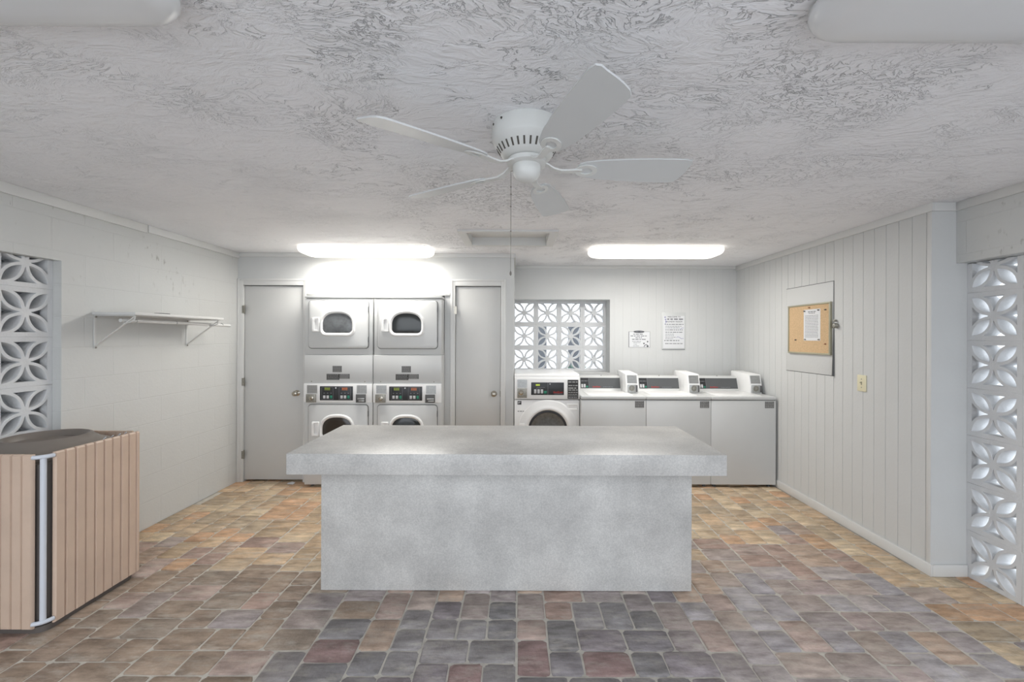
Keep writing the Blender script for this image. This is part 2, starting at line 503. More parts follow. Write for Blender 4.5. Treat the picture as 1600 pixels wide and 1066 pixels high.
# ceiling with the opening for the attic hatch
HX0, HX1, HY0, HY1 = -0.43, 0.264, 3.463, 3.93
bm = bmesh.new()
for (a, b, c, d) in ((-3.2, HX0, YF, 5.45), (HX1, 3.1, YF, 5.45), (HX0, HX1, YF, HY0), (HX0, HX1, HY1, 5.45)):
    box(bm, a, b, c, d, H, H + 0.03)
box(bm, -3.3, 3.2, YF - 0.1, 5.5, H + 0.16, H + 0.3)
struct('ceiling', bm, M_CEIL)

# left wall: painted block, opening with lintel, front pier
NCOL, PITCH = 6, 0.298
YP = YJ - NCOL * PITCH
ZL = 1.972
bm = bmesh.new()
box(bm, XL - 0.2, XL, YJ, 5.3, 0, H)
box(bm, XL - 0.2, XL, YF, YJ, ZL, H)
box(bm, XL - 0.2, XL, YF, YP, 0, ZL)
struct('wall_left', bm, M_CMU)

# right wall: grooved panelling, built as one profile
bm = bmesh.new()
prof = [(XR, YJ)]
g = YJ + 0.034
k = 0
while g < YA - 0.02:
    dpt = 0.003
    prof += [(XR, g), (XR + dpt, g + 0.0012), (XR + dpt, g + 0.0036), (XR, g + 0.0048)]
    g += 0.1
prof += [(XR, 5.44), (3.0, 5.44), (3.0, YJ)]
loft(bm, [[(x, y, 0) for x, y in prof], [(x, y, H) for x, y in prof]], True, True)
struct('wall_right', bm, M_WALL)
XB = 2.769
bm = bmesh.new()
box(bm, XB, 3.0, YF, YJ, ZL + 0.006, H)
box(bm, XB, 3.0, YF, YP, 0, ZL + 0.006)
struct('wall_right_front', bm, M_CMU)

# back walls
DX = [(-2.817, -2.21), (-0.64, -0.178)]      # the two flush doors
ZD = 2.022
RX0, RX1, RZ = -2.14, -0.7550, 1.923          # recess that holds the stacked dryers
bm = bmesh.new()
def solid(a, b, c=YD, d=5.3, z0=0, z1=H): box(bm, a, b, c, d, z0, z1)
solid(XL, DX[0][0] - 0.004); solid(DX[0][1] + 0.004, RX0)
solid(DX[0][0] - 0.004, DX[0][1] + 0.004, z0=ZD + 0.004)
solid(DX[0][0] - 0.004, DX[0][1] + 0.004, c=4.5, z1=ZD + 0.004)
solid(RX0, RX1, z0=RZ); solid(RX0, RX1, c=5.08, z1=RZ)
solid(RX1, DX[1][0] - 0.004, d=5.44); solid(DX[1][1] + 0.004, -0.04, d=5.44)
solid(DX[1][0] - 0.004, DX[1][1] + 0.004, z0=ZD + 0.004, d=5.44)
solid(DX[1][0] - 0.004, DX[1][1] + 0.004, c=4.5, z1=ZD + 0.004, d=5.44)
struct('wall_back', bm, M_WALL)

WX1, WZ0, WZ1 = 1.105, 1.076, 1.955
bm = bmesh.new()
box(bm, -0.04, WX1, YA, 5.44, 0, WZ0); box(bm, -0.04, WX1, YA, 5.44, WZ1, H)
prof = [(WX1, YA)]
g = WX1 + 0.05
while g < XR - 0.03:
    prof += [(g, YA), (g + 0.001, YA + 0.002), (g + 0.003, YA + 0.002), (g + 0.004, YA)]
    g += 0.1
prof += [(XR, YA), (XR, 5.44), (WX1, 5.44)]
loft(bm, [[(x, y, 0) for x, y in prof], [(x, y, H) for x, y in prof]], True, True)
struct('wall_alcove', bm, M_WALL)

# unseen eave added on the left to shade the block screen holes
bm = bmesh.new(); box(bm, -4.3, -3.3, YF, 6.0, 2.40, 2.52)
struct('added_shade_eave', bm, M_TRIM)

# trims and baseboards
def trim(name, boxes, m=M_TRIM, bevel=0.003):
    bm = bmesh.new()
    for b in boxes: box(bm, *b)
    return struct(name, bm, m, bevel=bevel)
trim('trim_left', [(XL, XL + 0.014, 1.0, 3.31, 2.298, H), (XL, XL + 0.017, 3.316, YD, 2.303, H), (XL, XL + 0.014, YF, 0.996, 2.298, H)])
trim('trim_right', [(XR - 0.013, XR, YJ - 0.013, YA, 2.306, H), (XR, XB - 0.013, YJ - 0.013, YJ, 2.306, H), (XB - 0.013, XB, YF, YJ, 2.306, H)])
trim('trim_back', [(XL + 0.017, -0.04, YD - 0.013, YD, 2.318, H), (-0.04, -0.027, YD - 0.013, YA, 2.318, H)])
trim('trim_alcove', [(-0.027, XR - 0.013, YA - 0.013, YA, 2.325, H)])
trim('trim_corner_board', [(XR - 0.004, XR, YJ, YJ + 0.03, 0.075, 2.306)], bevel=0.001)
# cove moulding under the header above the dryers
bm = bmesh.new()
prof = [(0, 1.923), (-0.018, 1.923), (-0.024, 1.932), (-0.024, 1.952), (-0.014, 1.975), (-0.012, 1.992), (-0.006, 2.003), (0, 2.005)]
loft(bm, [[(x, YD + a, z) for a, z in prof] for x in (-2.165, -0.693)], True, True)
struct('trim_dryer_header', bm, M_TRIM, smooth=40)
trim('baseboard_right', [(XR - 0.013, XR, YJ - 0.013, YA, 0, 0.075), (XR, 2.838, YJ - 0.013, YJ, 0, 0.075)])

# doors
def door(n, x0, x1, knob_left, hinge_z, wide):
    bm = bmesh.new(); box(bm, x0, x1, YD + 0.008, YD + 0.043, 0.02, ZD - 0.003)
    d = struct('door_%d' % n, bm, M_DOOR, bevel=0.002)
    bm = bmesh.new()
    lo, hi = max(x0 - wide, XL + 0.001), x1 + wide * (0.6 if n == 1 else 1)
    for a, b, z0, z1 in ((lo, x0 - 0.004, 0, ZD + 0.07), (x1 + 0.004, hi, 0, ZD + 0.07), (x0 - 0.004, x1 + 0.004, ZD + 0.003, ZD + 0.07)):
        box(bm, a, b, YD - 0.016, YD, z0, z1)
    for a, b, z0, z1 in ((lo, lo + 0.022, 0, ZD + 0.07), (hi - 0.016, hi, 0, ZD + 0.07), (lo + 0.022, hi - 0.016, ZD + 0.05, ZD + 0.07)):
        box(bm, a, b, YD - 0.021, YD - 0.016, z0, z1)
    obj('door_casing', bm, M_TRIM, d, bevel=0.002)
    for z in hinge_z:
        bm = bmesh.new()
        lathe(bm, [(0.006, -0.044), (0.006, 0.044)], 10, (x0 - 0.002, YD - 0.0, z))
        box(bm, x0 - 0.016, x0 + 0.012, YD - 0.0185, YD - 0.016, z - 0.04, z + 0.04)
        obj('hinge', bm, M_STEELD if n == 1 else M_BRASSY, d)
    kx, kz = (x0 if knob_left else x1) + (0.065 if knob_left else -0.065), 0.915
    bm = bmesh.new()
    lathe(bm, [(0.031, 0.0), (0.031, -0.005), (0.022, -0.010), (0.012, -0.016), (0.011, -0.034), (0.022, -0.042), (0.027, -0.054), (0.024, -0.064), (0.012, -0.070)], 24, (kx, YD + 0.008, kz), 'Y')
    obj('door_knob', bm, M_BRASSY, d, smooth=40)
    bm = bmesh.new(); box(bm, x1 - 0.004, x1 + 0.004, YD - 0.001, YD + 0.01, kz - 0.03, kz + 0.03)
    obj('strike_plate', bm, M_STEELD, d)
door(1, DX[0][0], DX[0][1], False, (1.775, 1.03, 0.28), 0.066)
door(2, DX[1][0], DX[1][1], False, (1.775, 0.28), 0.052)

# ------------------------------------------------------------------ breeze block screens
def breeze_mesh():
    cu = bpy.data.curves.new('breeze_block', 'CURVE'); cu.dimensions = '2D'; cu.fill_mode = 'BOTH'
    cu.extrude = 0.043; cu.bevel_depth = 0.002; cu.bevel_resolution = 1
    e, a, kk, w, rib = 0.1469, 0.122, 0.017, 0.030, 0.0145
    def add(pts):
        sp = cu.splines.new('POLY'); sp.points.add(len(pts) - 1); sp.use_cyclic_u = True
        for q, (x, y) in zip(sp.points, pts): q.co = (x, y, 0, 1)
    add([(-e, -e), (e, -e), (e, e), (-e, e)])
    N = 14
    def arc(off):
        out = []
        for i in range(N + 1):
            t = i / N
            b = 4 * w * t * (1 - t)
            sl = 4 * w * (1 - 2 * t) / (math.sqrt(2) * (a - kk))
            tx, ty = 1 / math.sqrt(2), 1 / math.sqrt(2)
            nx, ny = -ty, tx
            px, py = kk + (a - kk) * t + nx * b, kk + (a - kk) * t + ny * b
            dx, dy = tx + nx * sl, ty + ny * sl
            l = math.hypot(dx, dy)
            out.append((px - dy / l * off, py + dx / l * off))
        return out
    up = arc(0)
    lens = up + [(y, x) for x, y in reversed(up[1:-1])]
    off = arc(rib)
    side = []
    for p, q in zip(off[:-1], off[1:]):
        if p[0] <= 0 < q[0]:
            t = (0 - p[0]) / (q[0] - p[0]); side.append((0, p[1] + t * (q[1] - p[1])))
        if q[0] > 0 and p[0] > 0 and p[1] < a: side.append(p)
        if p[1] < a <= q[1]:
            t = (a - p[1]) / (q[1] - p[1]); side.append((p[0] + t * (q[0] - p[0]), a))
    if side[0][0] != 0: side.insert(0, (0, max(0.028, side[0][1] - side[0][0] * 1.4)))
    if side[-1][1] < a: side.append((side[-1][0] + (a - side[-1][1]) * 0.4, a))
    tri = side + [(-x, y) for x, y in reversed(side[1:])]
    for r in range(4):
        ca, sa = round(math.cos(r * PI / 2)), round(math.sin(r * PI / 2))
        add([(x * ca - y * sa, x * sa + y * ca) for x, y in lens])
        add([(x * ca - y * sa, x * sa + y * ca) for x, y in tri])
    tmp = bpy.data.objects.new('breeze_tmp', cu); COL.objects.link(tmp)
    me = bpy.data.meshes.new_from_object(tmp.evaluated_get(bpy.context.evaluated_depsgraph_get()))
    bpy.data.objects.remove(tmp)
    me.transform(Matrix.Rotation(PI / 2, 4, 'X'))
    me.name = 'breeze_block'; me.materials.clear(); me.materials.append(M_BLOCK)
    return me
ME_BLOCK = breeze_mesh()
def clipped(me, z, name):
    bm = bmesh.new(); bm.from_mesh(me)
    r = bmesh.ops.bisect_plane(bm, geom=bm.verts[:] + bm.edges[:] + bm.faces[:], plane_co=(0, 0, z), plane_no=(0, 0, 1), clear_outer=True)
    ed = [g for g in r['geom_cut'] if isinstance(g, bmesh.types.BMEdge)]
    bmesh.ops.holes_fill(bm, edges=ed, sides=0)
    m2 = bpy.data.meshes.new(name); bm.to_mesh(m2); bm.free(); m2.materials.append(M_BLOCK)
    return m2
ME_CUT = clipped(ME_BLOCK, ZL - (0.149 + 6 * PITCH) - 0.001, 'breeze_block_cut')

def screen(label, loc, rotz, cols, rows, pitch, cut):
    t = thing('breeze_block_screen', label, 'block screen', loc, rotz, 'breeze block screens')
    for i in range(cols):
        for j in range(rows):
            me = ME_CUT if (cut and j == rows - 1) else ME_BLOCK
            o = bpy.data.objects.new('breeze_block', me); COL.objects.link(o); o.parent = t
            s = pitch / PITCH
            o.matrix_basis = Matrix.Translation((pitch * (i + 0.5), 0, pitch * (j + 0.5))) @ Matrix.Diagonal((s, 1, s, 1))
    return t
screen('white breeze block screen in the left wall opening behind the tan slatted air conditioner', (-2.985, YP, 0), PI/2, NCOL, 7, PITCH, True)
screen('white breeze block screen in the tall opening at the right end of the panelled wall', (2.885, YP, 0), PI/2, NCOL, 7, PITCH, True)
screen('small white breeze block screen of three rows in the back wall above the front-load washer', (WX1 - 4*0.2925 + 0.0, 5.391, WZ0 + 0.001), 0, 4, 3, 0.2925, False)

# ------------------------------------------------------------------ folding counter
t = thing('folding_counter', 'grey concrete-look laminate folding counter with a thick overhanging top in mid room', 'counter', (-0.06, 2.75, 0))
bm = bmesh.new(); box(bm, -1.157, 1.031, 2.519, 2.96, 0.002, 0.751)
obj('counter_base', bm, M_LAM, t, True, bevel=0.0015)
bm = bmesh.new(); box(bm, -1.252, 1.136, 2.311, 3.066, 0.751, 0.864)
obj('countertop', bm, M_LAM, t, True, bevel=0.0018)

# ------------------------------------------------------------------ stacked dryers
def stacked_dryer(label, cx, glass_top, glass_low):
    W, D = 0.681, 0.70
    t = thing('stacked_dryer', label, 'dryer', (cx, 4.246, 0), 0, 'stacked coin dryers')
    w = W / 2
    bm = bmesh.new()
    box(bm, -w, w, 0.004, D, 0.022, 1.318)
    obj('lower_cabinet', bm, M_APPL, t, bevel=0.006)
    bm = bmesh.new(); box(bm, -w + 0.004, w - 0.004, 0.008, D, 1.318, 1.880)
    obj('upper_cabinet', bm, M_APPL, t, bevel=0.006)
    bm = bmesh.new(); box(bm, -w + 0.002, w - 0.002, 0.0, D, 1.883, 1.908)
    obj('top_cap', bm, M_APPL, t, bevel=0.005)
    for sx in (-1, 1):
        bm = bmesh.new(); lathe(bm, [(0.018, 0.0), (0.018, 0.008), (0.009, 0.010), (0.009, 0.03)], 12, (sx * (w - 0.06), 0.06, 0.0))
        obj('foot', bm, M_GREY, t)
    # panel between the two drums
    bm = bmesh.new(); box(bm, -w + 0.002, w - 0.002, -0.003, 0.004, 1.040, 1.313)
    pn = obj('service_panel', bm, M_APPL, t, bevel=0.003)
    for sx in (-1, 1):
        bm = bmesh.new(); lathe(bm, [(0.006, 0.0), (0.006, -0.004)], 10, (sx * 0.265, -0.003, 1.052), 'Y')
        obj('screw', bm, M_STEELD, pn)
    for (a, b, z0, z1, m) in ((-0.057, 0.034, 1.145, 1.208, M_STICK), (-0.116, 0.010, 1.068, 1.128, M_STICK2), (0.010, 0.113, 1.080, 1.128, M_STICK)):
        bm = bmesh.new(); box(bm, a, b, -0.0042, -0.003, z0, z1)
        s = obj('sticker', bm, m, pn)
        bm = bmesh.new()
        n = 4
        dashes(bm, (0, -0.0042, 0), X, Z, [(a + 0.008, b - 0.008, z0 + (z1 - z0) * (i + 0.5) / n, 0.004) for i in range(n)], seed=int(z0 * 1000))
        obj('sticker_print', bm, M_PRINT, pn)
    # control strip with coin slides either side of the display
    bm = bmesh.new(); box(bm, -w + 0.002, w - 0.002, -0.012, 0.006, 0.846, 1.030)
    cp = obj('control_panel', bm, M_APPLW, t, bevel=0.003)
    bm = bmesh.new(); box(bm, -0.178, 0.150, -0.0145, -0.012, 0.866, 1.006)
    dash = obj('display_panel', bm, M_BLACK, cp, bevel=0.001)
    for u0, led in ((-0.160, M_LEDG), (0.012, M_LEDO)):
        bm = bmesh.new()
        for a in ((u0, u0 + 0.115, 0.874, 0.876), (u0, u0 + 0.115, 0.994, 0.996), (u0, u0 + 0.002, 0.876, 0.994), (u0 + 0.113, u0 + 0.115, 0.876, 0.994)):
            box(bm, a[0], a[1], -0.0152, -0.0145, a[2], a[3])
        obj('display_border', bm, M_INK, cp)
        bm = bmesh.new()
        for i in range(4):                                      # seven-segment read-out
            for dz in (0.969, 0.979, 0.988):
                box(bm, u0 + 0.030 + i * 0.014, u0 + 0.040 + i * 0.014, -0.0153, -0.0145, dz, dz + 0.0025)
        obj('digit_readout', bm, led, cp)
        for i, km in enumerate((M_KEY, M_KEY, M_GREEN)):
            bm = bmesh.new(); box(bm, u0 + 0.014 + i * 0.034, u0 + 0.038 + i * 0.034, -0.0165, -0.0145, 0.884, 0.915)
            obj('button', bm, km, cp, bevel=0.001)
        bm = bmesh.new()
        for i in range(3): box(bm, u0 + 0.018 + i * 0.034, u0 + 0.032 + i * 0.034, -0.0152, -0.0145, 0.935, 0.941)
        obj('key_caption', bm, M_INK, cp)
    bm = bmesh.new(); lathe(bm, [(0.008, 0), (0.008, -0.0015)], 12, (-0.020, -0.0145, 0.990), 'Y')
    obj('indicator_window', bm, M_KEY, cp)
    for sx, x0, x1 in ((-1, -0.306, -0.205), (1, 0.188, 0.286)):
        bm = bmesh.new(); box(bm, x0, x1, -0.0145, -0.012, 0.935, 1.016)
        for i in range(9):
            xx = x0 + 0.006 + i * 0.0105
            box(bm, xx, xx + 0.004, -0.016, -0.0145, 0.942, 1.010)
        obj('coin_cover', bm, M_STEEL, cp)
        bm = bmesh.new(); box(bm, x0 - 0.006, x1 - 0.008, -0.026, -0.012, 0.846, 0.928)
        obj('coin_slide_block', bm, M_STEELD if sx < 0 else M_STICK, cp, bevel=0.003)
        bm = bmesh.new()
        if sx < 0:
            lathe(bm, [(0.022, 0.0), (0.022, -0.006), (0.010, -0.009), (0.010, -0.005)], 18, ((x0 + x1) / 2, -0.026, 0.889), 'Y')
            obj('coin_lock', bm, M_BRASSY, cp, smooth=40)
        else:
            box(bm, x0 + 0.014, x1 - 0.016, -0.038, -0.026, 0.878, 0.892); box(bm, x0 + 0.024, x1 - 0.016, -0.036, -0.026, 0.858, 0.872)
            obj('coin_lever', bm, M_STEEL, cp, bevel=0.002)
    # the two drum doors
    for zc, gm in ((1.620, glass_top), (0.585, glass_low)):
        wd, hd = 0.592, 0.474
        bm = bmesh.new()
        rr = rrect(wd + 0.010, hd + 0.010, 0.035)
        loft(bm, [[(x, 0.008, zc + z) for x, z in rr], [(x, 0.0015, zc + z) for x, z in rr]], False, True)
        obj('door_gap_shade', bm, M_GAP, t)  # dark slab standing in for the shadow gap round the door
        bm = bmesh.new()
        def ring(i, y): return [(x, y, zc + z) for x, z in rrect(wd - 2*i, hd - 2*i, 0.032 - i * 0.5)]
        loft(bm, [ring(0, 0.002), ring(0, -0.005), ring(0.002, -0.009), ring(0.006, -0.011)], False, True)
        dr = obj('door', bm, M_APPL, t, smooth=40)
        gz, gx = zc + 0.013, -0.006
        bm = bmesh.new()
        def dl(wi, hi, r, y): return [(gx + x, y, gz + z) for x, z in dshape(wi, hi, r)]
        loft(bm, [dl(0.350, 0.262, 0.062, -0.010), dl(0.348, 0.260, 0.062, -0.018), dl(0.334, 0.246, 0.058, -0.028), dl(0.318, 0.228, 0.052, -0.029),
                  dl(0.300, 0.206, 0.046, -0.022), dl(0.290, 0.196, 0.042, -0.014)])
        obj('window_frame', bm, M_APPLW, dr, smooth=60)
        bm = bmesh.new(); loft(bm, [dl(0.302, 0.208, 0.046, -0.012), dl(0.292, 0.198, 0.042, -0.0145), dl(0.2, 0.12, 0.03, -0.019)], False, True)
        obj('window_glass', bm, gm, dr, smooth=60)
        bm = bmesh.new()
        hx = -0.219
        def hl(wi, hi, r, y): return [(hx + x, y, zc - 0.002 + z) for x, z in rrect(wi, hi, r)]
        loft(bm, [hl(0.074, 0.142, 0.008, -0.010), hl(0.072, 0.140, 0.008, -0.022), hl(0.064, 0.132, 0.006, -0.026), hl(0.042, 0.104, 0.004, -0.025), hl(0.038, 0.100, 0.004, -0.013)], False, True)
        box(bm, hx - 0.032, hx - 0.012, -0.031, -0.020, zc - 0.055, zc + 0.052)
        obj('door_handle', bm, M_APPLW, dr, smooth=40)
        for dz in (-0.15, 0.15):
            bm = bmesh.new(); box(bm, wd/2 + 0.001, wd/2 + 0.006, -0.010, 0.004, zc + dz - 0.028, zc + dz + 0.028)
            obj('door_hinge', bm, M_GREY, dr)
    return t
stacked_dryer('white stacked coin dryer beside the left door, upper window glass hazy grey', -1.783, M_GLASSL, M_GLASSB)
stacked_dryer('white stacked coin dryer next to the narrow middle door, upper window glass dark', -1.096, M_GLASS, M_GLASS)

# ------------------------------------------------------------------ front-load washer
def front_load():
    x0, x1, y0 = -0.032, 0.634, 4.357
    s = 153.0
    t = thing('front_load_washer', 'white front-load coin washer with round dark porthole under the small block screen', 'washer', ((x0 + x1)/2, y0, 0))
    W = (x1 - x0) / 2; cx = (x0 + x1) / 2
    U = lambda px: (px - 809) / s - cx
    V = lambda py: 1.5 - (py - 0.3 - 527) / s
    bm = bmesh.new(); box(bm, -W, W, 0.006, 0.68, 0.03, V(625.5))
    obj('cabinet', bm, M_APPLW, t, bevel=0.006)
    bm = bmesh.new()
    prof = [(0.0, V(624.0)), (-0.004, V(612)), (-0.004, V(596)), (0.004, V(591.5)), (0.02, V(590.5)), (0.024, V(587)), (0.04, V(585)), (0.68, V(585) + 0.0), (0.68, V(624.0))]
    loft(bm, [[(x, a, z) for a, z in prof] for x in (-W, W)], True, True)
    obj('control_head', bm, M_APPLW, t, bevel=0.003)
    for sx in (-1, 1):
        bm = bmesh.new(); lathe(bm, [(0.02, 0.0), (0.02, 0.012), (0.01, 0.014), (0.01, 0.034)], 12, (sx * (W - 0.06), 0.06, 0.0))
        obj('foot', bm, M_GREY, t)
    f = -0.004
    bm = bmesh.new(); box(bm, U(830.2), U(881.4), f - 0.002, f, V(617.4), V(597.8))
    dsp = obj('display_panel', bm, M_BLACK, t, bevel=0.001)
    bm = bmesh.new(); box(bm, U(856.0), U(856.5), f - 0.0026, f - 0.002, V(617.2), V(598.2)); obj('panel_divider', bm, M_INK, dsp)
    bm = bmesh.new()
    for i in range(4): box(bm, U(837.6 + i * 1.6), U(838.8 + i * 1.6), f - 0.0028, f - 0.002, V(603.0), V(600.6))
    obj('digit_readout', bm, M_LEDG, dsp)
    bm = bmesh.new(); dashes(bm, (0, f - 0.002, 0), X, Z, [(U(839), U(851.5), V(605.6), 0.004), (U(838), U(846), V(607.3), 0.003)], seed=4)
    obj('key_caption', bm, M_INK, dsp)
    for i, km in enumerate((M_KEY, M_KEY, M_KEY)):
        bm = bmesh.new(); box(bm, U(834.8 + i * 5.2), U(838.4 + i * 5.2), f - 0.004, f - 0.002, V(615.0), V(608.6)); obj('button', bm, km, dsp, bevel=0.001)
    bm = bmesh.new(); box(bm, U(850.0), U(854.6), f - 0.004, f - 0.002, V(615.2), V(611.0)); obj('start_button', bm, M_GREEN, dsp, bevel=0.001)
    bm = bmesh.new(); lathe(bm, [(0.007, 0), (0.007, -0.0015)], 12, (U(859.6), f - 0.002, V(600.3)), 'Y'); obj('indicator_window', bm, M_KEY, dsp)
    text('brand_lettering', 'SpeedQueen', 0.026, (U(864.5), f - 0.002, V(614.2)), X, Z, M_RED, dsp, shear=0.25, xs=0.72)
    bm = bmesh.new(); box(bm, U(866.5), U(879.5), f - 0.0026, f - 0.002, V(615.9), V(615.3)); obj('lettering_rule', bm, M_INK, dsp)
    bm = bmesh.new(); box(bm, U(887.1), U(903.8), f - 0.0012, f, V(623.2), V(593.7)); st = obj('instruction_sticker', bm, M_STICK2, t)
    bm = bmesh.new()
    dashes(bm, (0, f - 0.0012, 0), X, Z, [(U(888.4), U(902.6), V(y), h) for y, h in ((597, 0.010), (602.5, 0.009), (606.5, 0.011), (609.5, 0.009), (613.2, 0.006), (616.2, 0.005), (618.6, 0.004), (621.2, 0.006))], seed=9)
    obj('sticker_print', bm, M_PRINT, st)
    bm = bmesh.new(); box(bm, U(808.6), U(823.6), f - 0.002, f, V(606.0), V(593.5))
    for i in range(7): box(bm, U(809.4 + 2.0 * i), U(810.3 + 2.0 * i), f - 0.004, f - 0.002, V(605.2), V(594.3))
    obj('coin_cover', bm, M_STEEL, t)
    bm = bmesh.new(); box(bm, U(808.6), U(823.6), f - 0.008, f, V(621.8), V(607.2)); cl = obj('coin_slide_block', bm, M_STEELD, t, bevel=0.002)
    bm = bmesh.new(); lathe(bm, [(0.026, 0.0), (0.026, -0.006), (0.012, -0.012), (0.012, -0.006)], 20, (U(814.5), f - 0.008, V(613.5)), 'Y'); obj('coin_lock', bm, M_BRASSY, cl, smooth=40)
    bm = bmesh.new(); box(bm, U(809.0), U(815.0), 0.0048, 0.006, V(632.8), V(627.2)); ba = obj('badge', bm, M_BLACK, t)
    bm = bmesh.new(); box(bm, U(810.0), U(811.0), 0.004, 0.0048, V(631.5), V(628.5)); box(bm, U(811.0), U(813.8), 0.004, 0.0048, V(629.3), V(628.5)); box(bm, U(811), U(813.2), 0.004, 0.0048, V(630.5), V(629.9)); obj('badge_mark', bm, M_KEY, ba)
    bm = bmesh.new(); dashes(bm, (0, 0.006, 0), X, Z, [(U(809.2), U(820.8), V(643.3), 0.007)], seed=3); obj('small_lettering', bm, M_INKD, t)
    # soap drawer recess
    bm = bmesh.new()
    def rl(a, b, c, d, y): return [(a, y, c), (b, y, c), (b, y, d), (a, y, d)]
    a, b, c, d = U(886.2), U(903.8), V(641.5), V(631.2)
    loft(bm, [rl(a, b, c, d, 0.006), rl(a + 0.003, b - 0.003, c + 0.003, d - 0.003, 0.0), rl(a + 0.014, b - 0.012, c + 0.014, d - 0.012, 0.0), rl(a + 0.02, b - 0.016, c + 0.02, d - 0.016, 0.004)], False, True)
    obj('soap_drawer', bm, M_APPLW, t, smooth=30)
    # porthole door
    px, pz = U(856.4), V(671.6)
    bm = bmesh.new()
    lathe(bm, [(0.306, 0.0055), (0.302, 0.0), (0.290, -0.003), (0.255, -0.006), (0.236, -0.014), (0.222, -0.022), (0.206, -0.020), (0.196, -0.004)], 64, (px, 0, pz), 'Y', False, False)
    dr = obj('door', bm, M_APPLW, t, smooth=60)
    bm = bmesh.new(); lathe(bm, [(0.200, -0.008), (0.188, -0.016), (0.176, -0.014)], 64, (px, 0, pz), 'Y', False, False); obj('glass_rim', bm, M_BLACK, dr, smooth=60)
    bm = bmesh.new(); lathe(bm, [(0.180, -0.012), (0.150, 0.0), (0.11, 0.004), (0.05, 0.0), (0.004, -0.002)], 64, (px, 0, pz), 'Y', False, True); obj('door_glass', bm, M_DRUM, dr, smooth=60)
    bm = bmesh.new()
    for i in range(9):
        a = math.radians(160 + i * 5)
        pass
    box(bm, px - 0.292, px - 0.235, -0.042, -0.028, pz + 0.0, pz + 0.07)
    obj('door_handle', bm, M_APPLW, dr, bevel=0.006)
front_load()

